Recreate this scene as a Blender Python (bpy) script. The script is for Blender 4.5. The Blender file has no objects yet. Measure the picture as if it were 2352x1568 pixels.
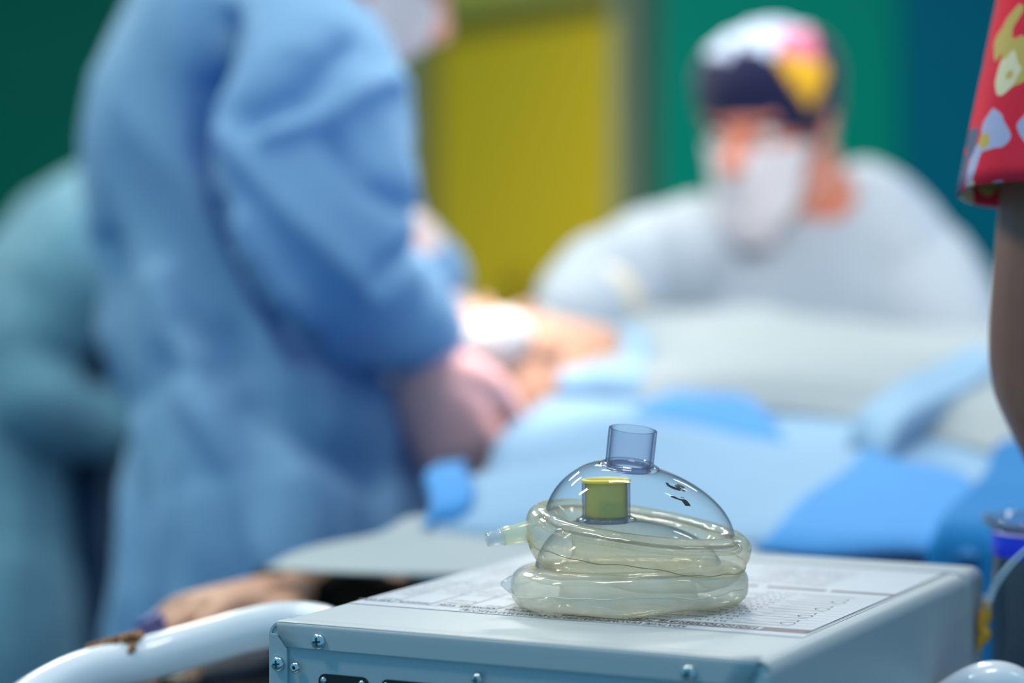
import bpy, bmesh, math, random
from mathutils import Vector, Matrix, noise
PI = math.pi
V = Vector
SC = bpy.context.scene
COL = SC.collection

# ---------------------------------------------------------------- camera
FPX, PITCH, CAMZ = 5600.0, 0.04154, 1.30
cam_d = bpy.data.cameras.new('camera')
cam = bpy.data.objects.new('camera', cam_d)
COL.objects.link(cam)
cam_d.sensor_width = 36.0
cam_d.lens = FPX / 2352 * 36
cam.location = (0, 0, CAMZ)
cam.rotation_euler = (PI / 2 - PITCH, 0, 0)
cam_d.clip_start = 0.05
cam_d.dof.use_dof = True
cam_d.dof.focus_distance = 1.165
cam_d.dof.aperture_fstop = 3.1
SC.camera = cam
SC.view_settings.view_transform = 'Standard'
SC.view_settings.look = 'None'
SC.view_settings.exposure = 0.0
SC.view_settings.gamma = 1.0
SC.view_settings.use_curve_mapping = False
SC.cycles.max_bounces = 12
SC.cycles.transparent_max_bounces = 24
SC.cycles.use_denoising = True
SC.cycles.sample_clamp_indirect = 6.0

# ---------------------------------------------------------------- world + lights
w = bpy.data.worlds.new('world')
SC.world = w
w.use_nodes = True
bg = w.node_tree.nodes['Background']
bg.inputs[0].default_value = (0.22, 0.66, 1.0, 1)
bg.inputs[1].default_value = 0.58


def area(name, loc, target, size, power, col, sy=None):
    d = bpy.data.lights.new(name, 'AREA')
    d.energy = power
    d.color = col
    d.shape = 'RECTANGLE'
    d.size = size
    d.size_y = sy or size
    o = bpy.data.objects.new(name, d)
    COL.objects.link(o)
    o.location = loc
    o.rotation_euler = (V(target) - V(loc)).to_track_quat('-Z', 'Y').to_euler()
    return o


# ceiling luminaires (rows of panels) over the room
for ix, x in enumerate((-1.3, 0.1, 1.5)):
    for iy, y in enumerate((1.0, 2.6, 4.4)):
        area('ceiling_panel_light', (x, y, 2.85), (x, y, 0), 0.55, (11, 14, 36)[iy] * (1.5, 1.0, 0.28)[ix], (1.0, 0.95, 0.74) if ix == 0 else (1.0, 0.97, 0.90), 0.16)
# frontal fill spot added to light the right surgeon; then the surgical lamp
sq = bpy.data.lights.new('frontal_fill_spot', 'SPOT')
sq.energy = 95
sq.spot_size = math.radians(40)
sq.spot_blend = 0.8
sq.shadow_soft_size = 0.25
sq.color = (1.0, 0.95, 0.92)
sqo = bpy.data.objects.new('frontal_fill_spot', sq)
COL.objects.link(sqo)
sqo.location = (0.62, 0.85, 2.10)
sqo.rotation_euler = (V((0.32, 2.75, 1.30)) - sqo.location).to_track_quat('-Z', 'Y').to_euler()
sp = bpy.data.lights.new('surgical_lamp_spot', 'SPOT')  # round surgical lamp head above the operating table
sp.energy = 190
sp.spot_size = math.radians(14.5)
sp.spot_blend = .8
sp.shadow_soft_size = 0.12
sp.color = (1.0, 0.94, 0.88)
spo = bpy.data.objects.new('surgical_lamp_spot', sp)
COL.objects.link(spo)
spo.location = (0.10, 1.98, 2.35)
spo.rotation_euler = (V((-0.035, 2.16, 1.20)) - spo.location).to_track_quat('-Z', 'Y').to_euler()


# ---------------------------------------------------------------- helpers
def ray(px, py):
    u = (px - 1176) / FPX
    v = -(py - 784) / FPX
    c, s = math.cos(PITCH), math.sin(PITCH)
    return V((u, c + v * s, -s + v * c))


def at(px, py, y):
    """world point seen at photo pixel (px,py) at distance y"""
    d = ray(px, py)
    return V((0, 0, CAMZ)) + d * (y / d.y)


def lin(c):
    c = c / 255.0
    return c / 12.92 if c <= 0.04045 else ((c + 0.055) / 1.055) ** 2.4


def rgb(r, g, b):
    return (lin(r), lin(g), lin(b), 1)


def mat(name, col, rough=0.5, metal=0.0, bump=0.0, bscale=60, var=0.0, vscale=8, sheen=0.0, spec=0.5, sss=0.0, coat=0.0):
    m = bpy.data.materials.new(name)
    m.use_nodes = True
    nt = m.node_tree
    p = nt.nodes['Principled BSDF']
    p.inputs['Base Color'].default_value = col
    p.inputs['Roughness'].default_value = rough
    p.inputs['Metallic'].default_value = metal
    p.inputs['Specular IOR Level'].default_value = spec
    p.inputs['Sheen Weight'].default_value = sheen
    p.inputs['Coat Weight'].default_value = coat
    if sss:
        p.inputs['Subsurface Weight'].default_value = sss
        p.inputs['Subsurface Radius'].default_value = (0.012, 0.005, 0.003)
        p.inputs['Subsurface Scale'].default_value = 1.0
    tc = nt.nodes.new('ShaderNodeTexCoord')
    if var:
        n = nt.nodes.new('ShaderNodeTexNoise')
        n.inputs['Scale'].default_value = vscale
        n.inputs['Detail'].default_value = 3
        nt.links.new(tc.outputs['Object'], n.inputs['Vector'])
        hs = nt.nodes.new('ShaderNodeHueSaturation')
        hs.inputs['Color'].default_value = col
        mr = nt.nodes.new('ShaderNodeMapRange')
        mr.inputs[3].default_value = 1 - var
        mr.inputs[4].default_value = 1 + var
        nt.links.new(n.outputs[0], mr.inputs[0])
        nt.links.new(mr.outputs[0], hs.inputs['Value'])
        nt.links.new(hs.outputs[0], p.inputs['Base Color'])
    if bump:
        n = nt.nodes.new('ShaderNodeTexNoise')
        n.inputs['Scale'].default_value = bscale
        n.inputs['Detail'].default_value = 4
        nt.links.new(tc.outputs['Object'], n.inputs['Vector'])
        b = nt.nodes.new('ShaderNodeBump')
        b.inputs['Strength'].default_value = bump
        b.inputs['Distance'].default_value = 0.01
        nt.links.new(n.outputs[0], b.inputs['Height'])
        nt.links.new(b.outputs[0], p.inputs['Normal'])
    return m


def cloth(name, col, tcol=None, trans=0.3, rough=0.8, var=0.05, vscale=6, bump=0.25, bscale=25):
    m = mat(name, col, rough, bump=bump, bscale=bscale, var=var, vscale=vscale, sheen=0.15, spec=0.25)
    nt = m.node_tree
    p = nt.nodes['Principled BSDF']
    out = nt.nodes['Material Output']
    t = nt.nodes.new('ShaderNodeBsdfTranslucent')
    t.inputs[0].default_value = tcol or col
    mx = nt.nodes.new('ShaderNodeMixShader')
    mx.inputs[0].default_value = trans
    nt.links.new(p.outputs[0], mx.inputs[1])
    nt.links.new(t.outputs[0], mx.inputs[2])
    nt.links.new(mx.outputs[0], out.inputs[0])
    return m


def clear(name, tint, edge, body=(1, 1, 1, 1), bodyamt=0.0, bodyedge=0.0, rough=0.03, power=3.0, ior=1.5, bump=0.0, bscale=60, spec=1.0, haze=0.0):
    """thin clear plastic wall: absorption and body scatter grow where the wall is seen edge-on"""
    m = bpy.data.materials.new(name)
    m.use_nodes = True
    nt = m.node_tree
    nt.nodes.remove(nt.nodes['Principled BSDF'])
    out = nt.nodes['Material Output']
    lw = nt.nodes.new('ShaderNodeLayerWeight')
    lw.inputs[0].default_value = 0.5
    pw = nt.nodes.new('ShaderNodeMath')
    pw.operation = 'POWER'
    pw.inputs[1].default_value = power
    nt.links.new(lw.outputs['Facing'], pw.inputs[0])
    mc = nt.nodes.new('ShaderNodeMix')
    mc.data_type = 'RGBA'
    mc.inputs[6].default_value = tint
    mc.inputs[7].default_value = edge
    nt.links.new(pw.outputs[0], mc.inputs[0])
    tr = nt.nodes.new('ShaderNodeBsdfTransparent')
    nt.links.new(mc.outputs[2], tr.inputs[0])
    di = nt.nodes.new('ShaderNodeBsdfDiffuse')
    di.inputs[0].default_value = body
    tl = nt.nodes.new('ShaderNodeBsdfTranslucent')
    tl.inputs[0].default_value = body
    md = nt.nodes.new('ShaderNodeMixShader')
    md.inputs[0].default_value = 0.45
    nt.links.new(di.outputs[0], md.inputs[1])
    nt.links.new(tl.outputs[0], md.inputs[2])
    mr = nt.nodes.new('ShaderNodeMapRange')
    mr.inputs[3].default_value = bodyamt
    mr.inputs[4].default_value = bodyedge
    nt.links.new(pw.outputs[0], mr.inputs[0])
    fac = mr.outputs[0]
    if haze:
        tc = nt.nodes.new('ShaderNodeTexCoord')
        nz = nt.nodes.new('ShaderNodeTexNoise')
        nz.inputs['Scale'].default_value = 45
        nz.inputs['Detail'].default_value = 2
        nt.links.new(tc.outputs['Object'], nz.inputs['Vector'])
        mh = nt.nodes.new('ShaderNodeMapRange')
        mh.inputs[1].default_value = 0.3
        mh.inputs[2].default_value = 0.7
        mh.inputs[3].default_value = -haze
        mh.inputs[4].default_value = haze
        nt.links.new(nz.outputs[0], mh.inputs[0])
        ad = nt.nodes.new('ShaderNodeMath')
        ad.operation = 'ADD'
        ad.use_clamp = True
        nt.links.new(fac, ad.inputs[0])
        nt.links.new(mh.outputs[0], ad.inputs[1])
        fac = ad.outputs[0]
    m1 = nt.nodes.new('ShaderNodeMixShader')
    nt.links.new(fac, m1.inputs[0])
    nt.links.new(tr.outputs[0], m1.inputs[1])
    nt.links.new(md.outputs[0], m1.inputs[2])
    fr = nt.nodes.new('ShaderNodeLayerWeight')
    fr.inputs[0].default_value = 0.5
    f5 = nt.nodes.new('ShaderNodeMath')
    f5.operation = 'POWER'
    f5.inputs[1].default_value = 4.5
    nt.links.new(fr.outputs['Facing'], f5.inputs[0])
    fm = nt.nodes.new('ShaderNodeMapRange')
    fm.inputs[3].default_value = 0.045 * spec
    fm.inputs[4].default_value = 0.75 * spec
    nt.links.new(f5.outputs[0], fm.inputs[0])
    gl = nt.nodes.new('ShaderNodeBsdfGlossy')
    gl.inputs['Roughness'].default_value = rough
    m2 = nt.nodes.new('ShaderNodeMixShader')
    nt.links.new(fm.outputs[0], m2.inputs[0])
    nt.links.new(m1.outputs[0], m2.inputs[1])
    nt.links.new(gl.outputs[0], m2.inputs[2])
    nt.links.new(m2.outputs[0], out.inputs[0])
    if bump:
        tc = nt.nodes.new('ShaderNodeTexCoord')
        n = nt.nodes.new('ShaderNodeTexNoise')
        n.inputs['Scale'].default_value = bscale
        nt.links.new(tc.outputs['Object'], n.inputs['Vector'])
        b = nt.nodes.new('ShaderNodeBump')
        b.inputs['Strength'].default_value = bump
        b.inputs['Distance'].default_value = 0.004
        nt.links.new(n.outputs[0], b.inputs['Height'])
        for nd in (gl, di, fr):
            nt.links.new(b.outputs[0], nd.inputs['Normal'])
    return m


class MB:
    def __init__(s):
        s.v, s.f, s.mi = [], [], []

    def add(s, verts, faces, mi=0):
        o = len(s.v)
        s.v += [tuple(p) for p in verts]
        s.f += [tuple(i + o for i in f) for f in faces]
        s.mi += [mi] * len(faces)

    def box(s, a, b, M=None, mi=0):
        x0, y0, z0 = a
        x1, y1, z1 = b
        vs = [V(p) for p in ((x0, y0, z0), (x1, y0, z0), (x1, y1, z0), (x0, y1, z0), (x0, y0, z1), (x1, y0, z1), (x1, y1, z1), (x0, y1, z1))]
        if M:
            vs = [M @ p for p in vs]
        s.add(vs, [(3, 2, 1, 0), (4, 5, 6, 7), (0, 1, 5, 4), (1, 2, 6, 5), (2, 3, 7, 6), (3, 0, 4, 7)], mi)

    def rings(s, rings, closed=True, cap0=True, cap1=True, mi=0, loop=False):
        n = len(rings[0])
        vs = [p for r in rings for p in r]
        fs = []
        R = len(rings)
        for i in range(R if loop else R - 1):
            for j in range(n if closed else n - 1):
                a, b = i * n + j, i * n + (j + 1) % n
                c, d = ((i + 1) % R) * n + (j + 1) % n, ((i + 1) % R) * n + j
                fs.append((a, b, c, d))
        if cap0 and not loop:
            fs.append(tuple(range(n - 1, -1, -1)))
        if cap1 and not loop:
            fs.append(tuple((R - 1) * n + j for j in range(n)))
        s.add(vs, fs, mi)

    def lathe(s, prof, n=32, M=None, cap0=False, cap1=False, loop=False, mi=0):
        rr = []
        for r, z in prof:
            rr.append([V((r * math.cos(2 * PI * j / n), r * math.sin(2 * PI * j / n), z)) for j in range(n)])
        if M:
            rr = [[M @ p for p in q] for q in rr]
        s.rings(rr, True, cap0, cap1, mi, loop)

    def sweep(s, pts, rad, side=None, n=16, sub=5, fold=None, dome=True, mi=0):
        pts = [V(p) for p in pts]
        rad = [(r, r) if not isinstance(r, (tuple, list)) else r for r in rad]
        P, R = [], []
        m = len(pts)
        for i in range(m - 1):
            p0, p1, p2, p3 = pts[max(i - 1, 0)], pts[i], pts[i + 1], pts[min(i + 2, m - 1)]
            q0, q1, q2, q3 = rad[max(i - 1, 0)], rad[i], rad[i + 1], rad[min(i + 2, m - 1)]
            for k in range(sub):
                t = k / sub
                a = [-.5 * t + t * t - .5 * t ** 3, 1 - 2.5 * t * t + 1.5 * t ** 3, .5 * t + 2 * t * t - 1.5 * t ** 3, -.5 * t * t + .5 * t ** 3]
                P.append(p0 * a[0] + p1 * a[1] + p2 * a[2] + p3 * a[3])
                R.append(tuple(max(1e-4, q0[c] * a[0] + q1[c] * a[1] + q2[c] * a[2] + q3[c] * a[3]) for c in (0, 1)))
        P.append(pts[-1])
        R.append(rad[-1])
        N = len(P)
        T = [(P[min(i + 1, N - 1)] - P[max(i - 1, 0)]).normalized() for i in range(N)]
        if side is None:
            side = T[0].orthogonal()
        sd = V(side)
        rings = []
        for i in range(N):
            sd = (sd - T[i] * sd.dot(T[i])).normalized()
            up = sd.cross(T[i])
            sv = i / (N - 1)
            ring = []
            for j in range(n):
                th = 2 * PI * j / n
                k = fold(th, sv) if fold else 1.0
                ring.append(P[i] + sd * (R[i][0] * k * math.cos(th)) + up * (R[i][1] * k * math.sin(th)))
            rings.append(ring)
        if dome:
            def capr(ring, c, t, r):
                o = []
                for a in (0.35, 0.7, 1.05, 1.35):
                    o.append([c + (p - c) * math.cos(a) + t * (r * math.sin(a)) for p in ring])
                return o
            r0, r1 = min(R[0]), min(R[-1])
            rings = list(reversed(capr(rings[0], P[0], -T[0], r0))) + rings + capr(rings[-1], P[-1], T[-1], r1)
        s.rings(rings, mi=mi)

    def ball(s, c, r, M=None, n=20, mi=0):
        r = (r, r, r) if not isinstance(r, (tuple, list)) else r
        rr = []
        for i in range(1, n // 2 + 1):
            a = PI * i / (n // 2 + 1)
            rr.append([V((r[0] * math.sin(a) * math.cos(2 * PI * j / n), r[1] * math.sin(a) * math.sin(2 * PI * j / n), -r[2] * math.cos(a))) for j in range(n)])
        M = M or Matrix.Identity(3)
        c = V(c)
        s.rings([[c + M @ p for p in q] for q in rr], mi=mi)

    def build(s, name, mats, parent=None, smooth=True, loc=None):
        me = bpy.data.meshes.new(name)
        off = V(loc) if loc is not None else V((0, 0, 0))
        me.from_pydata([tuple(V(p) - off) for p in s.v], [], s.f)
        mats = mats if isinstance(mats, (list, tuple)) else [mats]
        for m in mats:
            me.materials.append(m)
        for i, p in enumerate(me.polygons):
            p.material_index = s.mi[i]
            p.use_smooth = smooth
        bm = bmesh.new()
        bm.from_mesh(me)
        bmesh.ops.recalc_face_normals(bm, faces=bm.faces)
        bm.to_mesh(me)
        bm.free()
        me.update()
        o = bpy.data.objects.new(name, me)
        COL.objects.link(o)
        if loc is not None:
            o.location = loc
        if parent:
            o.parent = parent
            if loc is None and parent.type == 'MESH' and parent.location.length > 0:
                o.matrix_parent_inverse = Matrix.Translation(-parent.location)
        return o


def tag(o, label=None, cat=None, group=None, kind=None):
    if label: o['label'] = label
    if cat: o['category'] = cat
    if group: o['group'] = group
    if kind: o['kind'] = kind
    return o


def empty(name, loc, rot=(0, 0, 0)):
    o = bpy.data.objects.new(name, None)
    o.empty_display_size = 0.02
    COL.objects.link(o)
    o.location = loc
    o.rotation_euler = rot
    return o


def bevel(o, wd, seg=3):
    b = o.modifiers.new('bevel', 'BEVEL')
    b.width = wd
    b.segments = seg
    b.limit_method = 'ANGLE'
    b.angle_limit = math.radians(35)
    return o


def autosmooth(o, ang=40):
    me = o.data
    me.set_sharp_from_angle(angle=math.radians(ang))
    return o


def remesh(o, vox, smooth=4, disp=0.0, dscale=0.1, seed=0, streak=0.0):
    r = o.modifiers.new('union', 'REMESH')
    r.mode = 'VOXEL'
    r.voxel_size = vox
    r.use_smooth_shade = True
    if smooth:
        s = o.modifiers.new('smooth', 'SMOOTH')
        s.factor = 0.5
        s.iterations = smooth
    if disp:
        t = bpy.data.textures.new('folds', 'CLOUDS')
        t.noise_scale = dscale
        t.noise_depth = 2
        d = o.modifiers.new('folds', 'DISPLACE')
        d.texture = t
        d.strength = disp
        d.mid_level = 0.5
        d.texture_coords = 'GLOBAL'
    if streak:
        t = bpy.data.textures.new('creases', 'MARBLE')
        t.noise_scale = .16
        t.turbulence = 11
        t.noise_depth = 1
        d = o.modifiers.new('creases', 'DISPLACE')
        d.texture = t
        d.strength = streak
        d.mid_level = 0.60
        d.texture_coords = 'GLOBAL'
    return o


def bake_folds(o, vox, amp, seed=0, creases=(), smooth=3, keep=0.35, fine=0.0):
    """fuse the cloth into one skin, then press long folds and creases into it"""
    remesh(o, vox, smooth)
    bpy.context.view_layer.update()
    me = bpy.data.meshes.new_from_object(o.evaluated_get(bpy.context.evaluated_depsgraph_get()))
    for mt in o.data.materials:
        if not me.materials: me.materials.append(mt)
    o.modifiers.clear()
    o.data = me
    sv = V((seed * 3.1, seed * 1.7, seed))
    ns = [v.normal.copy() for v in me.vertices]
    for v, nn in zip(me.vertices, ns):
        p = v.co + V((0, 0, 0))
        wv = noise.noise(p * 3.1 + sv) * .09
        a = noise.noise(V(((p.x + wv) * 13, (p.y + wv) * 13, p.z * 2.1)) + sv)
        b = noise.noise(V(((p.x + p.z * .9) * 9, p.y * 9, (p.z - p.x * .9) * 2.4)) + sv * 2)
        d = amp * ((1 - abs(a) * 2.6) * .55 + (1 - abs(b) * 2.6) * .45 + keep)
        if fine:
            d += fine * noise.noise(p * 34 + sv)
        for pts, wd, dp in creases:
            best = 9.0
            for (x0, z0), (x1, z1) in zip(pts[:-1], pts[1:]):
                ex, ez = x1 - x0, z1 - z0
                t = max(0, min(1, ((p.x - x0) * ex + (p.z - z0) * ez) / (ex * ex + ez * ez)))
                best = min(best, math.hypot(p.x - x0 - ex * t, p.z - z0 - ez * t))
            if best < wd * 3 and nn.y < .2:
                d += dp * math.exp(-(best / wd) ** 2)
        v.co = p + nn * d
    for q in me.polygons: q.use_smooth = True
    me.update()
    return o


# ================================================================= SETTING
M_floor = mat('floor_vinyl', rgb(60, 84, 92), 0.35, var=0.08, vscale=3)
M_teal = mat('teal_wall_paint', rgb(0, 132, 110), 0.45, spec=0.05, var=0.03, vscale=1.5, bump=0.05)
M_dgreen = mat('dark_green_wall_paint', rgb(0, 98, 80), 0.5, spec=0.05, var=0.03, vscale=1.5, bump=0.05)
M_blue = mat('blue_wall_paint', rgb(0, 96, 116), 0.5, spec=0.05, var=0.03, vscale=1.5, bump=0.05)
M_olive = mat('olive_wall_paint', rgb(186, 172, 88), 0.5, var=0.04, vscale=2)
M_yellow = mat('yellow_door_paint', rgb(246, 200, 44), 0.5, spec=0.1, var=0.03, vscale=1.2)
M_lyellow = mat('pale_yellow_panel', rgb(226, 204, 90), 0.4, var=0.03, vscale=1.2)
M_railol = mat('dark_olive_rail', rgb(118, 110, 38), 0.5)
M_jamb = mat('grey_door_jamb', rgb(150, 158, 130), 0.4)
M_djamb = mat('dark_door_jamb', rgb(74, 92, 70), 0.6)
M_brolive = mat('brown_olive_stile', rgb(146, 136, 72), 0.5)
M_chrome = mat('chrome', (0.75, 0.77, 0.78, 1), 0.18, 1.0)
M_dark = mat('dark_gap', (0.006, 0.008, 0.009, 1), 0.6)

m = MB()
m.box((-4.5, -0.8, -0.05), (4.5, 9, 0))
tag(m.build('floor', M_floor, smooth=False), kind='structure')


def wallseg(name, p, q, z0, z1, th, mt, parent=None):
    """vertical slab along p->q, thickness behind"""
    p, q = V((p[0], p[1], 0)), V((q[0], q[1], 0))
    d = (q - p).normalized()
    nrm = V((-d.y, d.x, 0)) * th
    mb = MB()
    vs = []
    for z in (z0, z1):
        for a in (p, q, q + nrm, p + nrm):
            vs.append(V((a.x, a.y, z)))
    mb.add(vs, [(3, 2, 1, 0), (4, 5, 6, 7), (0, 1, 5, 4), (1, 2, 6, 5), (2, 3, 7, 6), (3, 0, 4, 7)])
    return mb.build(name, mt, parent, smooth=False)


YA, YB = 6.6, 7.75
A = at(1508, 600, YA)          # right end of the slanting alcove wall
B = at(930, 600, YB)           # its left end
xblue = at(2062, 600, YA).x
tag(wallseg('wall_back_right', (A.x, YA), (xblue, YA), 0, 3.0, 0.12, M_teal), kind='structure')
tag(wallseg('wall_right', (xblue, YA - 0.02), (4.5, YA - 0.02), 0, 3.0, 0.14, M_blue), kind='structure')
xl = at(440, 600, YB).x + .2
tag(wallseg('wall_back', (xl - 0.2, YB), (B.x, YB), 0, 3.0, 0.12, M_olive), kind='structure')
tag(wallseg('wall_left', (-4.5, YB - 0.05), (xl - 0.2, YB - 0.05), 0, 3.0, 0.17, M_dgreen), kind='structure')
# slanting wall with the yellow door
dirw = V((A.x - B.x, A.y - B.y, 0))
L = dirw.length
dirw.normalize()
front = V((dirw.y, -dirw.x, 0))
if front.y > 0: front = -front


def on_wall(px):
    """fraction along B->A seen at photo column px"""
    d = ray(px, 600)
    # intersect x/y = d.x/d.y with B + t*dirw
    k = d.x / d.y
    t = (k * B.y - B.x) / (dirw.x - k * dirw.y)
    return t


def wz(px, py):
    t = on_wall(px)
    p = B + dirw * t
    return at(px, py, p.y).z


def seg(name, pxa, pxb, z0, z1, th, off, mt, parent=None):
    a = B + dirw * on_wall(pxa) + front * off
    b = B + dirw * on_wall(pxb) + front * off
    return wallseg(name, (a.x, a.y), (b.x, b.y), z0, z1, th, mt, parent)


ztop = 0.5 * (wz(1010, 72) + wz(1400, 8))
tag(seg('wall_alcove', 925, 1508, 0, 3.0, 0.12, -0.06, M_olive), kind='structure')
door = empty('door_1', (B.x, B.y, 0))
tag(door, kind='structure')
for nm, a, b, z0, z1, th, off, mt in (
        ('door_leaf', 1003, 1428, 0.01, ztop - 0.02, 0.04, -0.005, M_yellow),
        ('transom_panel', 985, 1428, ztop + 0.05, 2.9, 0.04, -0.005, M_lyellow),
        ('transom_rail', 950, 1428, ztop - 0.02, ztop + 0.05, 0.07, 0.015, M_railol),
        ('door_stile', 950, 1003, 0.0, ztop - 0.02, 0.07, 0.02, M_brolive),
        ('door_jamb', 1428, 1462, 0.0, 2.9, 0.08, 0.03, M_jamb),
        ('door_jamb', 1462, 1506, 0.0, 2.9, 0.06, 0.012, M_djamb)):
    o = seg(nm, a, b, z0, z1, th, off, mt)
    o.parent = door
    o.matrix_parent_inverse = Matrix.Translation((-B.x, -B.y, 0))
hp = B + dirw * on_wall(1200)
hc = V((hp.x, hp.y, wz(1200, 665)))
mb = MB()
mb.sweep([hc + front * 0.02, hc + front * 0.07, hc + front * 0.075 + dirw * 0.03, hc + front * 0.075 + dirw * 0.12], [0.011] * 4, n=10)
mb.box(hc - dirw * 0.02 + V((0, 0, -0.10)) , hc + dirw * 0.02 + front * 0.045 + V((0, 0, 0.05)))
o = mb.build('door_handle', mat('dark_bronze_handle', rgb(90, 84, 40), 0.4, 0.3))
o.parent = door
o.matrix_parent_inverse = Matrix.Translation((-B.x, -B.y, 0))
tag(o, 'dark lever handle')

# ================================================================= DEVICE BOX
BX, BY, BYAW, BW, BD, BH = -0.11513, 1.14855, -0.45881, 0.25307, 0.33085, 0.135
TOPZ = CAMZ - 0.18
M_box = mat('pale_grey_powder_coat', rgb(178, 185, 189), 0.42, bump=0.04, bscale=1200)
M_boxs = mat('pale_grey_powder_coat_panel', rgb(170, 184, 192), 0.42, bump=0.04, bscale=1200)
dev = empty('electrosurgical_unit', (BX, BY, TOPZ - BH), (0, 0, BYAW))
tag(dev, 'pale grey metal equipment box with a printed instruction sheet on its lid', 'medical device')
# local frame: x along the front edge, y into depth, z up from the box bottom; top at BH
R = 0.007
prof = [(0.0, 0.0), (0.0, BH - R)]
for k in range(1, 8):
    a = PI - k * PI / 16
    prof.append((R + R * math.cos(a), BH - R + R * math.sin(a)))
prof.append((R, BH))
prof2 = [(BW - x, z) for x, z in reversed(prof)]
outer = prof + prof2
th = 0.0012


def cover_inner(pp):
    out = []
    for x, z in pp:
        cx = min(max(x, R), BW - R)
        cz = min(z, BH - R)
        d = V((x - cx, z - cz))
        if d.length > 1e-6:
            d.normalize()
        out.append((x - d.x * th, z - d.y * th))
    return out


inner = cover_inner(outer)
mb = MB()
loop = outer + inner[::-1]
r0 = [V((x, 0.0, z)) for x, z in loop]
r1 = [V((x, BD - 0.028, z)) for x, z in loop]
n = len(loop)
mb.add(r0 + r1, [(j, (j + 1) % n, n + (j + 1) % n, n + j) for j in range(n)])
h = len(outer)
for base in (0, n):
    for j in range(h - 1):
        mb.add([(r0 + r1)[base + j], (r0 + r1)[base + j + 1], (r0 + r1)[base + n - 2 - j], (r0 + r1)[base + n - 1 - j]], [(0, 1, 2, 3)])
cover = autosmooth(mb.build('cover', M_box, dev), 50)
# rear hood: slightly larger frame overlapping the back edge
mb = MB()
e = 0.0010
loop2 = [(x + (-e if x < BW / 2 else e), z + (e if z > BH - R - 1e-6 else 0)) for x, z in outer]
a0 = [V((x, BD - 0.030, z)) for x, z in loop2]
a1 = [V((x, BD - 0.002, z)) for x, z in loop2]
a2 = [V((BW / 2 + (x - BW / 2) * 0.992, BD, (z - BH / 2) * 0.99 + BH / 2)) for x, z in loop2]
mb.rings([a0, a1, a2], closed=True, cap0=True, cap1=True)
autosmooth(mb.build('rear_frame', M_box, dev), 50)
# front lip: top sheet bent down over the front
mb = MB()
lipx0, lipx1, liph, rb = 0.0045, BW - 0.0075, 0.0118, 0.0022
rings = []
for x0, x1, yy, zz in (
        [(lipx0, lipx1, 0.010, BH)] +
        [(lipx0, lipx1, rb - rb * math.sin(a), BH - rb + rb * math.cos(a)) for a in [k * PI / 12 for k in range(0, 7)]] +
        [(lipx0 + 0.0008, lipx1 - 0.0008, 0, BH - 0.0055), (lipx0 + 0.0052, lipx1 - 0.0052, 0, BH - liph)] +
        [(lipx0 + 0.0052, lipx1 - 0.0052, 0.0012, BH - liph), (lipx0 + 0.0052, lipx1 - 0.0052, 0.0014, BH - liph + 0.002)]):
    rings.append([V((x0 + (x1 - x0) * k / 20, yy - 0.0006, zz + 0.0002)) for k in range(21)])
mb.rings(rings, closed=False, cap0=False, cap1=False)
lip = autosmooth(mb.build('front_lip', M_box, dev), 50)
sol = lip.modifiers.new('t', 'SOLIDIFY')
sol.thickness = 0.001
# recessed front panel + corner posts
mb = MB()
mb.box((0.0015, 0.0016, 0.0), (BW - 0.0015, 0.004, BH - 0.004))
mb.build('front_panel', M_boxs, dev, smooth=False)


def post(x0, x1, mirror):
    mb = MB()
    pts = [(0.0008, BH - 0.0058), (0.0045, BH - 0.0063), (0.0100, BH - 0.0128), (0.0103, 0.0), (0.0008, 0.0)]
    if mirror:
        pts = [(BW - x, z) for x, z in pts]
    f = [V((x, -0.0004, z)) for x, z in pts]
    b = [V((x, 0.0015, z)) for x, z in pts]
    mb.rings([f, b])
    return bevel(mb.build('corner_post', M_boxs, dev, smooth=False), 0.0003, 2)


post(0, 0, False)
post(0, 0, True)
for xa, xb in ((0.0016, 0.0052), (BW - 0.0080, BW - 0.0018)):
    mb = MB()
    mb.box((xa, 0.0006, BH - 0.009), (xb, 0.003, BH - 0.0022))
    mb.build('corner_gusset', M_boxs, dev, smooth=False)


def screw(u, wd, r, cross=True, nm='screw'):
    mb = MB()
    M = Matrix.Translation((u, -0.0005, BH - wd)) @ Matrix.Rotation(PI / 2, 4, 'X')
    if cross:
        pf = [(r, 0), (r, 0.0012), (r * 0.93, 0.0018), (r * 0.7, 0.0023), (r * 0.4, 0.0025), (0.0001, 0.0026)]
    else:
        pf = [(r * 1.1, 0), (r * 1.05, 0.0005), (r * 0.8, 0.0013), (r * 0.45, 0.0016), (r * 0.34, 0.0014), (r * 0.33, 0.0004), (0.0001, 0.0003)]
    mb.lathe(pf, 28, M)
    s = autosmooth(mb.build(nm, M_screw, dev), 60)
    if cross:
        mb = MB()
        for k in (0, 1):
            mb.box((-r * 0.55, -r * 0.13, 0.0020), (r * 0.55, r * 0.13, 0.00272), M @ Matrix.Rotation(k * PI / 2 + 0.12, 4, 'Z'))
        mb.build('cross_recess', M_recess, s, smooth=False)
    else:
        mb = MB()
        mb.lathe([(r * 0.3, 0.0006), (0.0001, 0.0007)], 16, M)
        mb.build('rivet_hole', M_dark, s, smooth=False)
    return s


M_screw = mat('zinc_plated_screw', (0.62, 0.66, 0.68, 1), 0.22, 1.0)
M_recess = mat('screw_recess', (0.03, 0.07, 0.10, 1), 0.4, 0.6)
screw(0.0278, 0.0078, 0.0037)
screw(0.0056, 0.0200, 0.0034)
screw(0.2146, 0.0080, 0.0036)
screw(0.0146, 0.0212, 0.0025, False, 'rivet')
screw(0.1114, 0.0188, 0.0027)
# black sockets
M_black = mat('black_plastic', (0.006, 0.007, 0.008, 1), 0.35)


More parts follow.
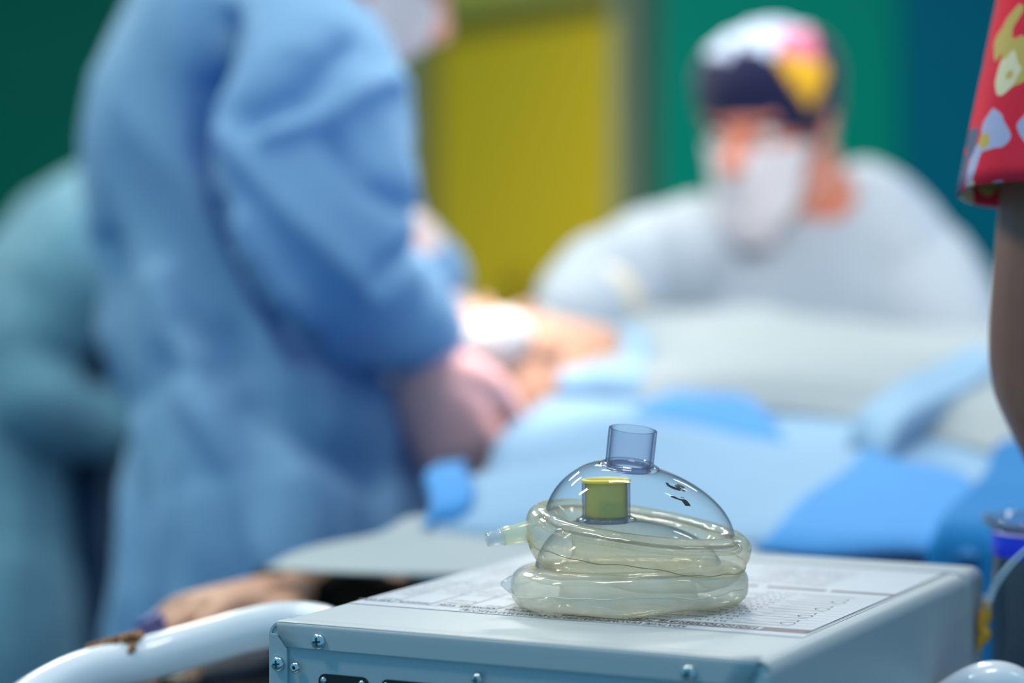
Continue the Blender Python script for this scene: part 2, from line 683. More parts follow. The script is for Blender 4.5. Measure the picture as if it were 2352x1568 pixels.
def rrect(x0, x1, z0, z1, r, y0, y1):
    mb = MB()
    pts = []
    for cx, cz, a0 in ((x1 - r, z1 - r, 0), (x0 + r, z1 - r, 90), (x0 + r, z0 + r, 180), (x1 - r, z0 + r, 270)):
        for k in range(6):
            a = math.radians(a0 + 18 * k)
            pts.append((cx + r * math.cos(a), cz + r * math.sin(a)))
    mb.rings([[V((x, y, z)) for x, z in pts] for y in (y0, y1)])
    return mb


for u0, u1 in ((0.0265, 0.0535), (0.0600, 0.0900), (0.1290, 0.160), (0.170, 0.196)):
    s = rrect(u0, u1, BH - 0.052, BH - 0.0232, 0.0035, 0.0010, 0.0019).build('socket_plate', M_black, dev, smooth=False)
    for uu in (u0 + 0.003, u1 - 0.0035):
        mb = MB()
        mb.lathe([(0.0017, 0), (0.0016, 0.0008), (0.0009, 0.0013), (0.0001, 0.0014)], 20, Matrix.Translation((uu, 0.0010, BH - 0.0262)) @ Matrix.Rotation(PI / 2, 4, 'X'))
        mb.build('socket_rivet', M_screw, s)
    mb = MB()
    mb.lathe([(0.0075, 0), (0.0075, 0.004), (0.0055, 0.005), (0.0052, 0.001), (0.0001, 0.001)], 28, Matrix.Translation(((u0 + u1) / 2, 0.0010, BH - 0.0385)) @ Matrix.Rotation(PI / 2, 4, 'X'))
    mb.build('socket_ring', M_black, s)

# instruction sheet glued on the lid
LX0, LX1, LY0, LY1 = 0.0065, 0.2440, 0.0635, 0.3120
zt = BH + 0.0003
M_paper = mat('white_label_film', rgb(188, 193, 203), 0.4)
M_ink = mat('black_ink', (0.018, 0.02, 0.03, 1), 0.5)
M_barol = mat('grey_brown_ink', rgb(104, 92, 98), 0.5)
mb = MB()
mb.box((LX0, LY0, BH + 0.00005), (LX1, LY1, zt))
sheet_o = mb.build('instruction_sheet', M_paper, dev, smooth=False)
tag(sheet_o, 'white sheet with black printed instructions')
ink, bar = MB(), MB()


def text(s, x, y, size, target, wmax=None, bold=0.0):
    """text as read from behind the box (upside down from the front); x = start (reads towards -x)"""
    c = bpy.data.curves.new('t', 'FONT')
    c.body = s
    c.size = size
    c.offset = bold
    o = bpy.data.objects.new('t', c)
    COL.objects.link(o)
    bpy.context.view_layer.update()
    me = bpy.data.meshes.new_from_object(o.evaluated_get(bpy.context.evaluated_depsgraph_get()))
    xs = [v.co.x for v in me.vertices] or [0, 1]
    k = 1.0 if wmax is None else wmax / max(1e-6, max(xs))
    target.add([(x - v.co.x * k, y - v.co.y, zt + 0.00025) for v in me.vertices], [tuple(p.vertices) for p in me.polygons])
    bpy.data.objects.remove(o)
    bpy.data.curves.remove(c)
    bpy.data.meshes.remove(me)


def line(x0, y0, x1, y1, wd=0.00035, t=None):
    (t or ink).add([(min(x0, x1) - (wd / 2 if x0 == x1 else 0), min(y0, y1) - (wd / 2 if y0 == y1 else 0), zt + 0.0002),
                    (max(x0, x1) + (wd / 2 if x0 == x1 else 0), min(y0, y1) - (wd / 2 if y0 == y1 else 0), zt + 0.0002),
                    (max(x0, x1) + (wd / 2 if x0 == x1 else 0), max(y0, y1) + (wd / 2 if y0 == y1 else 0), zt + 0.0002),
                    (min(x0, x1) - (wd / 2 if x0 == x1 else 0), max(y0, y1) + (wd / 2 if y0 == y1 else 0), zt + 0.0002)], [(0, 1, 2, 3)])


text('КРАТКИЕ РЕКОМЕНДАЦИИ ПО РЕЖИМАМ РАБОТЫ', 0.185, LY0 + 0.0078, 0.0078, ink, 0.118)
line(LX0 + 0.001, LY0 + 0.0006, LX1 - 0.001, LY0 + 0.0006, 0.0003)
# frame
fx0, fx1, fy0, fy1 = LX0 + 0.003, LX1 - 0.0025, LY0 + 0.0105, LY1 - 0.006
line(fx1, fy0, fx1, fy1, 0.0007)
line(fx1 + 0.0014, fy0, fx1 + 0.0014, fy1, 0.0003)
line(fx0, fy0, 0.105, fy0, 0.0004)
# left-hand table (columns) and its header words
for cxx in (fx0, 0.0245, 0.045, 0.064, 0.082, 0.105):
    line(cxx, fy0, cxx, 0.235, 0.0004)
for yy in (fy0 + 0.0075, 0.112, 0.152, 0.190, 0.235):
    line(fx0, yy, 0.105, yy, 0.0003)
for s, x in (('ОРГАН', 0.103), ('РЕЖИМ', 0.0805), ('ТОК', 0.0595), ('МОЩНОСТЬ', 0.0435), ('МЕТОД', 0.0225)):
    text(s, x, fy0 + 0.0060, 0.0050, ink, None if len(s) < 7 else 0.0165, 0.0001)
random.seed(4)
wordsu = ['Резание', 'Коагуляция', 'Смешанный', 'Монополярный', 'Биполярный', 'Спрей', 'Мягкий', 'До 60 Вт', 'До 80 Вт', 'Игла', 'Петля', 'Шарик', 'Нож', 'Пинцет']
for r in range(18):
    yy = fy0 + 0.0125 + r * 0.0080
    for cx0, cx1 in ((0.082, 0.105), (0.064, 0.082), (0.045, 0.064), (0.0245, 0.045), (fx0, 0.0245)):
        if random.random() < 0.72:
            text(random.choice(wordsu), cx1 - 0.0015, yy, 0.0034, ink, (cx1 - cx0) * random.uniform(0.45, 0.8))
# right-hand block: grey brown bar with white plates of writing
bar.add([(0.118, fy0, zt + 0.0001), (fx1, fy0, zt + 0.0001), (fx1, fy0 + 0.0105, zt + 0.0001), (0.118, fy0 + 0.0105, zt + 0.0001)], [(0, 1, 2, 3)])
plate = MB()
for xa, xb in ((0.124, 0.2185), ):
    plate.add([(xa, fy0 + 0.0022, zt + 0.00015), (xb, fy0 + 0.0022, zt + 0.00015), (xb, fy0 + 0.0085, zt + 0.00015), (xa, fy0 + 0.0085, zt + 0.00015)], [(0, 1, 2, 3)])
text('МОНОПОЛЯРНЫЕ ЭЛЕКТРОДЫ', 0.2165, fy0 + 0.0076, 0.0062, ink, 0.088, 0.00015)
rows = ['Нож прямой', 'Нож изогнутый', 'Игла 0,5 мм', 'Игла 0,8 мм', 'Петля овальная', 'Петля круглая', 'Шарик 3 мм', 'Шарик 5 мм', 'Шарик на дуге', 'Диск', 'Кюретка', 'Лопатка', 'Электрод-конус']
for r in range(13):
    yy = fy0 + 0.0185 + r * 0.0082
    line(0.108, yy + 0.0016, fx1 - 0.002, yy + 0.0016, 0.00022)
    text(rows[r], 0.168 + 0.012 * (r % 2), yy, 0.0038, ink)
    text('D %d  L %d' % (2 + r % 5, 40 + 5 * (r % 7)), 0.196, yy, 0.0034, ink, 0.016)
    if r % 3 == 0:
        line(0.199, yy - 0.0015, 0.228, yy - 0.0015, 0.0005)
    elif r % 3 == 1:
        line(0.202, yy - 0.0020, 0.222, yy - 0.0020, 0.0004)
        cc = [(0.224 + 0.0035 * math.cos(k), yy - 0.002 + 0.0035 * math.sin(k)) for k in [i * PI / 8 for i in range(17)]]
        for i in range(16):
            (x0, y0), (x1, y1) = cc[i], cc[i + 1]
            dx, dy = (x1 - x0), (y1 - y0)
            ll = math.hypot(dx, dy)
            nx, ny = -dy / ll * 0.0002, dx / ll * 0.0002
            ink.add([(x0 - nx, y0 - ny, zt + 0.0002), (x1 - nx, y1 - ny, zt + 0.0002), (x1 + nx, y1 + ny, zt + 0.0002), (x0 + nx, y0 + ny, zt + 0.0002)], [(0, 1, 2, 3)])
    else:
        line(0.204, yy - 0.0015, 0.226, yy - 0.0015, 0.0004)
        line(0.226, yy - 0.0035, 0.226, yy + 0.0005, 0.0005)
bar2 = MB()
for xa, xb in ((0.108, 0.118), (0.121, 0.168), (0.173, 0.205), (0.208, 0.2405)):
    bar2.add([(xa, 0.2060, zt + 0.0001), (xb, 0.2060, zt + 0.0001), (xb, 0.2115, zt + 0.0001), (xa, 0.2115, zt + 0.0001)], [(0, 1, 2, 3)])
for r in range(7):
    yy = 0.224 + r * 0.0090
    text(random.choice(rows) + '   ' + random.choice(rows), 0.2, yy, 0.0038, ink)
ink.build('printed_text', M_ink, sheet_o, smooth=False)
bar.build('header_bar', M_barol, sheet_o, smooth=False)
bar2.build('divider_bar', M_barol, sheet_o, smooth=False)
plate.build('title_plate', M_paper, sheet_o, smooth=False)

# ================================================================= ANAESTHESIA MASKS
M_dome = clear('clear_hard_plastic', (0.97, 0.98, 0.98, 1), (0.06, 0.09, 0.14, 1), body=(0.6, 0.62, 0.66, 1), bodyamt=0.02, bodyedge=0.10, power=3.2, spec=1.0)
M_tube = clear('clear_blue_tinted_plastic', (0.935, 0.94, 0.965, 1), (0.08, 0.10, 0.22, 1), body=(0.55, 0.58, 0.72, 1), bodyamt=0.03, bodyedge=0.12, power=2.9, spec=0.9)
M_stop = clear('violet_grey_plastic', (0.55, 0.58, 0.74, 1), (0.16, 0.17, 0.32, 1), body=(0.4, 0.42, 0.6, 1), bodyamt=0.15, bodyedge=0.3)
M_rim = clear('amber_rim_plastic', (0.58, 0.50, 0.36, 1), (0.22, 0.15, 0.06, 1), body=(0.62, 0.52, 0.38, 1), bodyamt=0.30, bodyedge=0.45)
M_cushU = clear('clear_yellowish_soft_pvc', (0.955, 0.935, 0.86, 1), (0.60, 0.50, 0.24, 1), body=(0.97, 0.93, 0.80, 1), bodyamt=0.25, bodyedge=0.38, rough=0.07, power=3.2, bump=0.35, bscale=55, haze=0.10)
M_cushL = clear('cloudy_yellowish_soft_pvc', (0.955, 0.94, 0.88, 1), (0.64, 0.56, 0.32, 1), body=(0.99, 0.96, 0.87, 1), bodyamt=0.52, bodyedge=0.66, rough=0.10, power=3.2, bump=0.4, bscale=50, haze=0.14)
M_seam = mat('seam_line', rgb(150, 144, 104), 0.4)
M_seaml = mat('pale_seam_line', rgb(206, 214, 204), 0.3)
M_port = clear('pale_yellow_valve_plastic', (0.92, 0.92, 0.80, 1), (0.56, 0.54, 0.28, 1), body=(0.92, 0.92, 0.78, 1), bodyamt=0.40, bodyedge=0.5)
M_portc = clear('clear_valve_plastic', (0.90, 0.93, 0.95, 1), (0.5, 0.55, 0.6, 1), body=(0.8, 0.85, 0.9, 1), bodyamt=0.25, bodyedge=0.4)


def plan(t, a, b, taper=0.17, sx=0.0):
    """egg-shaped outline; wide end at -x"""
    ct, st = math.cos(t), math.sin(t)
    x = a * (abs(ct) ** 0.92) * (1 if ct > 0 else -1)
    y = b * (1 - taper * ct) * (abs(st) ** 0.92) * (1 if st > 0 else -1)
    return V((x + sx, y, 0))


def plan_n(t, a, b, taper=0.17):
    d = plan(t + 0.02, a, b, taper) - plan(t - 0.02, a, b, taper)
    return V((d.y, -d.x, 0)).normalized()


def cushion_mesh(A0, B0, sa, sb, skew, seed, wob=0.05, ex=0.82, botdrop=0.0, ruff=0.0):
    mb = MB()
    N, K = 144, 40
    rings = []
    for i in range(N):
        t = 2 * PI * i / N
        p, nn = plan(t, A0, B0), plan_n(t, A0, B0)
        wv = 1 + wob * (math.sin(3 * t + seed) * 0.5 + math.sin(5 * t + 2 * seed) * 0.35 + math.sin(8 * t + seed * 3) * 0.2)
        wl = 1 + wob * 1.5 * math.sin(4 * t + seed * 1.7) + wob * 0.8 * math.sin(7 * t + seed)
        rg = []
        for k in range(K):
            ph = 2 * PI * k / K
            c, s = math.cos(ph), math.sin(ph)
            u = sa * (abs(c) ** ex) * (1 if c > 0 else -1)
            z = sb * (abs(s) ** ex) * (1 if s > 0 else -1)
            if s < 0:
                z *= wl
                if ruff:
                    u *= 1 + ruff * math.sin(70 * t) * min(1, -s * 2)
            u = u * wv - skew * (sb - z)
            # crease under the equator seam
            u -= 0.0007 * math.exp(-((z + 0.001) / 0.0011) ** 2) * (1 if c > 0 else 0)
            rg.append(p + nn * u + V((0, 0, z - (botdrop * math.cos(t) if s < 0 else 0))))
        rings.append(rg)
    mb.rings(rings, closed=True, loop=True)
    return mb


def dome_pt(s, t, A0, B0, H, nr, nx, lift=0.0, pw=1.28):
    """s 0 (rim) .. 1 (neck ring)"""
    f = math.cos(s * PI / 2) ** pw
    z = H * (math.sin(s * PI / 2) ** 1.05)
    r = plan(t, A0, B0)
    nk = V((nr * math.cos(t) + nx, nr * math.sin(t), 0))
    p = nk * (1 - f) + r * f
    p.z = z
    if lift:
        q = dome_pt(s, t + 0.01, A0, B0, H, nr, nx) - dome_pt(s, t - 0.01, A0, B0, H, nr, nx)
        w2 = dome_pt(min(1, s + 0.01), t, A0, B0, H, nr, nx) - dome_pt(max(0, s - 0.01), t, A0, B0, H, nr, nx)
        nn = q.cross(w2).normalized()
        p += nn * lift
    return p


def make_mask(loc, rot, name, sa, sb, skew, seed, H, tubeL, mcush, seam, A0=0.0465, B0=0.0315, nx=-0.011, port=None, ruff=0.0, rimz=0.72, botdrop=0.0, tubelean=(0, 0)):
    root = empty(name, loc, rot)
    c = cushion_mesh(A0, B0, sa, sb, skew, seed, ruff=ruff, botdrop=botdrop).build('inflatable_cushion', mcush, root)
    # seam line round the equator
    mb = MB()
    rings = []
    N = 160
    for i in range(N):
        t = 2 * PI * i / N
        wob = 0.0010 * math.sin(3 * t + seed) + 0.0006 * math.sin(7 * t) + 0.0003 * math.sin(17 * t)
        zc = -0.0010 + wob
        cc = plan(t, A0, B0) + plan_n(t, A0, B0) * (sa * 1.01 - skew * (sb - zc) + 0.0003 - 0.0006) + V((0, 0, zc))
        nn = plan_n(t, A0, B0)
        rings.append([cc + nn * (0.00045 * math.cos(a)) + V((0, 0, 0.00022 * math.sin(a))) for a in [k * PI / 4 for k in range(8)]])
    mb.rings(rings, closed=True, loop=True)
    mb.build('seam', seam, c)
    # dome
    z0 = sb * rimz
    A1, B1 = A0 * 1.0, B0 * 1.0
    mb = MB()
    S, N = 28, 144
    rings = [[dome_pt(i / S, 2 * PI * j / N, A1, B1, H, 0.0138, nx) + V((0, 0, z0)) for j in range(N)] for i in range(S + 1)]
    mb.rings(rings, closed=True, cap0=False, cap1=False)
    d = mb.build('dome', M_dome, root)
    # rim flange: stacked rolled edges
    for nm, off, zz, rr, mt in (('rim', 0.0004, 0.0002, 0.00105, M_rim), ('rim_flange', 0.0020, -0.0010, 0.0008, M_dome), ('rim_flange', 0.0035, -0.0024, 0.0009, mcush)):
        mb = MB()
        rings = []
        for i in range(N):
            t = 2 * PI * i / N
            cc = plan(t, A1, B1) + plan_n(t, A1, B1) * off + V((0, 0, z0 + zz + 0.0003 * math.sin(6 * t + seed)))
            nn = plan_n(t, A1, B1)
            rings.append([cc + nn * (rr * math.cos(a)) + V((0, 0, rr * 0.8 * math.sin(a))) for a in [k * PI / 5 for k in range(10)]])
        mb.rings(rings, closed=True, loop=True)
        mb.build(nm, mt, root)
    # neck collar and connector tube
    zc = z0 + H
    ML = Matrix.Translation((nx, 0, zc)) @ Matrix.Rotation(tubelean[0], 4, 'Y') @ Matrix.Rotation(tubelean[1], 4, 'X')
    mb = MB()
    mb.lathe([(0.0139, -0.0004), (0.0150, 0.0000), (0.0146, 0.0009), (0.0132, 0.0014), (0.0122, 0.0022), (0.0118, 0.0016)], 64, ML)
    mb.build('neck_collar', M_dome, root)
    mb = MB()
    ro, ri = 0.0118, 0.0105
    mb.lathe([(ro, 0.0), (ro * 1.005, tubeL - 0.0003), (ro * 0.99, tubeL), (ri * 1.01, tubeL), (ri, tubeL - 0.0003), (ri, 0.0008)], 72, ML)
    autosmooth(mb.build('connector_tube', M_tube, root), 50)
    mb = MB()
    mb.lathe([(ri * 1.0, 0.0012), (ri * 0.9, 0.0016), (ri * 0.88, -0.0010), (ri * 1.05, -0.0014)], 64, ML, loop=True)
    mb.build('stop_ring', M_stop, root)
    return root


LOWC = V((0.0575, 1.193, TOPZ + 0.0003))
low = make_mask(LOWC + V((0, -0.002, 0.0105)), (math.radians(-1.0), math.radians(-0.5), math.radians(9)), 'anaesthesia_mask', 0.0125, 0.0103, 0.0, 1.3, 0.0250, 0.0182, M_cushL, M_seaml, A0=0.0462, B0=0.0330, ruff=0.012)
tag(low, 'clear face mask with cloudy cushion lying directly on the printed sheet, under another mask', 'breathing mask')
c = at(1468, 1213, 1.190)
UR = (math.radians(6.5), math.radians(8.0), math.radians(1))
up = make_mask(c - Matrix.Rotation(UR[1], 3, 'Y') @ V((0, 0, 0.0100)), UR, 'anaesthesia_mask', 0.0114, 0.0140, 0.27, 0.4, 0.0298, 0.0188, M_cushU, M_seam, A0=0.0470, B0=0.0320, nx=-0.0095, tubelean=(math.radians(-2.5), math.radians(0)))
tag(up, 'clear face mask with open tube and black markings, stacked on top of the other mask', 'breathing mask')

# inflation valve on the upper cushion (points left)
p0 = V((-0.0560, -0.004, 0.0015))
dv = V((-1, -0.25, -0.32)).normalized()
mb = MB()
mb.lathe([(0.0052, -0.003), (0.0048, 0.002), (0.0046, 0.0105), (0.0036, 0.0110)], 28, Matrix.Translation(p0) @ dv.to_track_quat('Z', 'Y').to_matrix().to_4x4())
vv = mb.build('inflation_valve', M_port, up)
mb = MB()
mb.lathe([(0.0036, 0.0095), (0.0046, 0.0108), (0.0040, 0.0118), (0.0034, 0.0140), (0.0034, 0.0185), (0.0030, 0.0188), (0.0024, 0.0188), (0.0024, 0.010)], 28, Matrix.Translation(p0) @ dv.to_track_quat('Z', 'Y').to_matrix().to_4x4())
mb.build('valve_tip', M_portc, vv)
# small moulded nub on the lower cushion
mb = MB()
M = Matrix.Translation((-0.0575, 0.001, 0.002)) @ V((-1, -0.1, 0.12)).to_track_quat('Z', 'Y').to_matrix().to_4x4()
mb.lathe([(0.0050, -0.002), (0.0042, 0.0015), (0.0022, 0.0045), (0.0010, 0.0060), (0.0001, 0.0064)], 18, M)
mb.build('cushion_nub', M_portc, low)
# worn black digits printed on the upper dome
M_mark = mat('worn_black_print', (0.004, 0.006, 0.008, 1), 0.4)
mk = MB()


def mark(strokes, s0, t0, ks, kt):
    for pts, wds in strokes:
        pl, pr = [], []
        for i, (gx, gy) in enumerate(pts):
            a = V(pts[max(i - 1, 0)])
            b = V(pts[min(i + 1, len(pts) - 1)])
            d = (b - a).normalized()
            nx_, ny_ = -d.y * wds[i], d.x * wds[i]
            for lst, sg in ((pl, 1), (pr, -1)):
                x, y = gx + sg * nx_, gy + sg * ny_
                lst.append(dome_pt(s0 + y * ks, t0 + x * kt, 0.0470, 0.0320, 0.0298, 0.0138, -0.0095, lift=0.00035) + V((0, 0, 0.0140 * 0.72)))
        mk.rings([pl, pr], closed=False, cap0=False, cap1=False)


S0, T0 = 0.52, -0.62
# "3" lying on its side, worn through
mark([([(-1.05, 1.0), (-1.15, 0.45), (-0.9, 0.0), (-0.45, -0.35), (-0.15, -0.45)], [0.160, 0.320, 0.384, 0.352, 0.256]),
      ([(-1.1, 1.05), (-0.85, 1.1), (-0.7, 1.0)], [0.192, 0.192, 0.064]),
      ([(-0.25, 0.05), (0.05, 0.1), (0.35, 0.0)], [0.352, 0.576, 0.352]),
      ([(0.55, 0.75), (0.8, 0.35), (0.95, -0.15)], [0.192, 0.384, 0.416]),
      ([(-0.05, -0.6), (0.2, -0.68), (0.45, -0.62)], [0.128, 0.208, 0.096])], 0.665, -0.78, 0.063, 0.155)
# "4" lying on its side, worn through
mark([([(-1.15, 0.9), (-0.7, 0.75), (-0.3, 0.45), (0.2, 0.25), (0.65, 0.25)], [0.128, 0.256, 0.160, 0.208, 0.192]),
      ([(0.35, 0.3), (0.38, -0.2), (0.36, -0.75)], [0.416, 0.432, 0.384]),
      ([(0.25, 0.85), (0.45, 0.75)], [0.080, 0.080]),
      ([(0.6, 0.9), (0.62, 0.6)], [0.080, 0.064])], 0.490, -1.0, 0.063, 0.120)
mk.build('size_marking', M_mark, up)

# yellow cap plugged in the lower mask's connector
M_ycap = mat('yellow_soft_plastic', rgb(255, 226, 74), 0.35, sss=0.1, var=0.10, vscale=120, coat=0.3)
lowM = Matrix.LocRotScale(low.location, low.rotation_euler.to_quaternion(), None)
cb = lowM @ V((-0.011, 0, 0.0103 * 0.72 + 0.0250))
mb = MB()
n = 64
rings = []
for r, z in ((0.0095, 0.0010), (0.0102, 0.0022), (0.0104, 0.006), (0.01045, 0.0165), (0.0105, 0.0183), (0.0119, 0.0185), (0.0122, 0.0193), (0.0119, 0.0201), (0.0108, 0.0202), (0.0099, 0.0196), (0.0097, 0.010), (0.0001, 0.0095)):
    rings.append([V((r * math.cos(2 * PI * j / n), r * math.sin(2 * PI * j / n), z + (0.0009 * math.sin(5 * 2 * PI * j / n) * math.sin(3 * 2 * PI * j / n) if z < 0.003 else 0))) for j in range(n)])
mb.rings(rings, closed=True, cap0=True, cap1=True)
yc = mb.build('plug_cap', M_ycap)
yc.location = cb
yc.rotation_euler = low.rotation_euler
tag(yc, 'yellow plastic cap plugging the lower mask\'s tube, seen through the upper dome', 'cap')

# ================================================================= BODIES
HEADT = [(-.120, .018, .018, .066), (-.112, .034, .034, .056), (-.092, .048, .054, .036), (-.062, .058, .072, .018), (-.030, .064, .084, .006),
         (.0, .070, .091, .0), (.030, .074, .095, -.003), (.060, .073, .094, -.006), (.085, .063, .082, -.008), (.104, .045, .060, -.01), (.117, .016, .022, -.01)]


def headring(z):
    T = HEADT
    z = min(max(z, T[0][0]), T[-1][0])
    for i in range(len(T) - 1):
        if z <= T[i + 1][0]:
            t = (z - T[i][0]) / (T[i + 1][0] - T[i][0])
            t2 = t * t * (3 - 2 * t) * 0.35 + t * 0.65
            return [T[i][c] + (T[i + 1][c] - T[i][c]) * t2 for c in (1, 2, 3)]


def headpt(z, ang, off=0.0):
    """ang 0 = face forward (+Y), positive to +X"""
    w_, d_, c_ = headring(z)
    return V(((w_ + off) * math.sin(ang), c_ + (d_ + off) * math.cos(ang), z))


def head_matrix(center, face, upv, k=1.0):
    f = V(face).normalized()
    u = V(upv)
    x = f.cross(u).normalized()
    u = x.cross(f).normalized()
    M = (Matrix((x, f, u)).transposed() * k).to_4x4()
    M.translation = V(center)
    return M


def add_head(mb, M):
    rings = []
    for i in range(29):
        z = -.120 + .237 * i / 28
        rings.append([M @ headpt(z, 2 * PI * j / 32) for j in range(32)])
    mb.rings(rings)
    M3 = M.to_3x3()
    tip = M @ V((0, .118, -.030))
    mb.sweep([M @ V((0, .086, .022)), M @ V((0, .100, -.005)), tip, M @ V((0, .090, -.042))], [(.008, .006), (.010, .009), (.015, .010), (.012, .005)], side=M3 @ V((1, 0, 0)), n=12)
    mb.sweep([M @ V((-.042, .080, .026)), M @ V((0, .096, .024)), M @ V((.042, .080, .026))], [.008, .009, .008], n=10)
    mb.sweep([M @ V((-.022, .086, -.066)), M @ V((0, .098, -.062)), M @ V((.022, .086, -.066))], [.006, .009, .006], n=10)
    mb.ball(M @ V((0, .074, -.102)), (.020, .016, .014), M3)
    for s in (-1, 1):
        ec = M @ V((s * .074, -.006, -.006))
        mb.ball(ec, (.006, .018, .031), M3 @ Matrix.Rotation(s * -.35, 3, 'Z'))
        mb.ball(M @ V((s * .078, -.010, .012)), (.006, .013, .014), M3)


def add_hand(mb, wr, d, nrm, side_sign=1, curl=0.5, spread=1.0, thumb=0.6, scale=1.0, curls=None):
    """wr wrist point, d pointing direction, nrm back-of-hand normal; thumb on side*sign"""
    d = V(d).normalized()
    nrm = V(nrm)
    nrm = (nrm - d * nrm.dot(d)).normalized()
    sd = d.cross(nrm).normalized() * side_sign
    k = scale
    mb.sweep([wr - d * .02 * k, wr + d * .02 * k, wr + d * .055 * k, wr + d * .088 * k], [(.028 * k, .020 * k), (.034 * k, .019 * k), (.041 * k, .016 * k), (.040 * k, .012 * k)], side=sd, n=16)
    lens = (.070, .080, .074, .058)
    for i in range(4):
        o = (1.5 - i)
        c = curl if curls is None else curls[i]
        base = wr + (d * (.084 - abs(o - .5) * .004) + sd * (o * .0195)) * k
        dd = (d + sd * (o * .10 * spread)).normalized()
        ax = dd.cross(nrm).normalized()
        p = [base - dd * .012 * k, base]
        ll = lens[i] * k
        cur = dd.copy()
        for seg_, fr in ((0, .46), (1, .30), (2, .24)):
            cur = Matrix.Rotation(-c * (0.75, 1.0, .7)[seg_], 3, ax) @ cur
            p.append(p[-1] + cur * ll * fr)
        mb.sweep(p, [.0095 * k, .0095 * k, .0088 * k, .0080 * k, .0068 * k], n=10, sub=4)
    tb = wr + (d * .022 + sd * .022) * k
    td = (d * .75 + sd * .65 - nrm * .30).normalized()
    td2 = (d * 1.0 + sd * (.25 - .3 * thumb) - nrm * .35).normalized()
    mb.sweep([tb, tb + td * .035 * k, tb + td * .035 * k + td2 * .030 * k, tb + td * .035 * k + td2 * .054 * k], [.014 * k, .0125 * k, .0105 * k, .0085 * k], n=10)


def body_mesh(J, handkw):
    mb = MB()
    q = J.get('thin', 1.0)
    shl, shr = V(J['shl']), V(J['shr'])
    side = (shr - shl).normalized()
    pel, che, neck, head = V(J['pel']), V(J['chest']), V(J['neck']), V(J['head'])
    HM = head_matrix(head, J['face'], J['up'], J.get('hs', 1.0))
    shc = (shl + shr) * .5
    mb.sweep([pel - (che - pel).normalized() * .09, pel, (pel + che) * .5, che, shc * .75 + neck * .25, neck], [(a_ * q, b_ * q) for a_, b_ in ((.145, .10), (.165, .118), (.145, .100), (.165, .118), (.125, .085), (.058, .056))], side=side, n=24)
    mb.sweep([neck - (head - neck) * .25, neck * .5 + head * .5, HM @ V((0, -.012, -.03))], [(.056, .058), (.050, .056), (.054, .060)], n=20)
    add_head(mb, HM)
    for a in ('l', 'r'):
        sh, el, wr = V(J['sh' + a]), V(J['el' + a]), V(J['wr' + a])
        mb.sweep([shc + (sh - shc) * .45, sh, (sh + el) * .5, el, el + (wr - el) * .3, wr], [.06 * q, .056 * q, .048 * q, .040 * q, .042 * q, (.028, .024)], n=16)
        hk = handkw[a]
        add_hand(mb, wr, **hk)
        hp_, kn, an = V(J['hip' + a]), V(J['kn' + a]), V(J['an' + a])
        mb.sweep([pel * .4 + hp_ * .6 , hp_, (hp_ + kn) * .5, kn, kn + (an - kn) * .3, an], [.09 * q, .088 * q, .074 * q, .056 * q, .056 * q, .037], n=16)
        ft = V(J['foot'])
        mb.sweep([an - ft * .03 + J['fdn'] * .03, an + ft * .06 + J['fdn'] * .045, an + ft * .16 + J['fdn'] * .058], [(.034, .034), (.042, .030), (.036, .016)], side=ft.cross(J['fdn']), n=14)
    return mb, HM


def legs(J, pel, sidev, foot, kneebend=0.03, w_=0.10, floor=0.085):
    for a, sg in (('l', -1), ('r', 1)):
        J['hip' + a] = V(pel) + sidev * (sg * w_) - V((0, 0, .05))
        h = J['hip' + a]
        J['an' + a] = V((h.x, h.y, floor)) + sidev * (sg * .02)
        J['kn' + a] = (J['hip' + a] + J['an' + a]) * .5 + V((0, 0, .02)) + foot * kneebend
    J['foot'] = foot
    J['fdn'] = V((0, 0, -1))


def folds(seed, amp, ks=(5, 9, 14), tw=6.0):
    rnd = random.Random(seed)
    ph = [rnd.uniform(0, 6.28) for _ in range(8)]

    def f(th, s):
        v = math.sin(ks[0] * th + ph[0] + tw * s) * .5 + math.sin(ks[1] * th + ph[1] - tw * .6 * s + 1.5 * math.sin(4 * s + ph[3])) * .35 + math.sin(ks[2] * th + ph[2] + tw * .4 * s) * .18
        return 1 + amp * (0.35 + s) * v
    return f


def sleeve_folds(seed, amp):
    rnd = random.Random(seed)
    ph = [rnd.uniform(0, 6.28) for _ in range(8)]

    def f(th, s):
        return 1 + amp * (math.sin(2 * th + ph[0] + 13 * s) * .5 + math.sin(3 * th + ph[1] - 19 * s) * .4 + math.sin(th + ph[2] + 31 * s) * .3)
    return f


def face_mask(HM, parent, mt, strap):
    mb = MB()
    rings = []
    zs = [-.132 + .122 * i / 22 for i in range(23)]
    for z in zs:
        lim = 1.18
        pl = 0.0012 * math.sin((z + .13) * 420)
        rg = []
        for j in range(33):
            a = -lim + 2 * lim * j / 32
            nose = .020 * math.exp(-(a / .28) ** 2) * math.exp(-((z + .040) / .030) ** 2)
            zz = max(z, -.116)
            q = headpt(zz, a, .007 + pl + nose + .004 * math.exp(-((z + .1) / .03) ** 2))
            q.z = z
            rg.append(HM @ q)
        rings.append(rg)
    mb.rings(rings, closed=False, cap0=False, cap1=False)
    o = mb.build('surgical_mask', mt, parent)
    s = o.modifiers.new('t', 'SOLIDIFY')
    s.thickness = .002
    for sg in (-1, 1):
        mb = MB()
        for z in (-.026, -.100):
            pts = [HM @ headpt(z, sg * 1.15, .007), HM @ V((sg * .076, .02, z * .6)), HM @ V((sg * .080, -.020, z * .3 - .004))]
            mb.sweep(pts, [.0013] * 3, n=6)
        mb.build('ear_loop', strap, o)
    return o


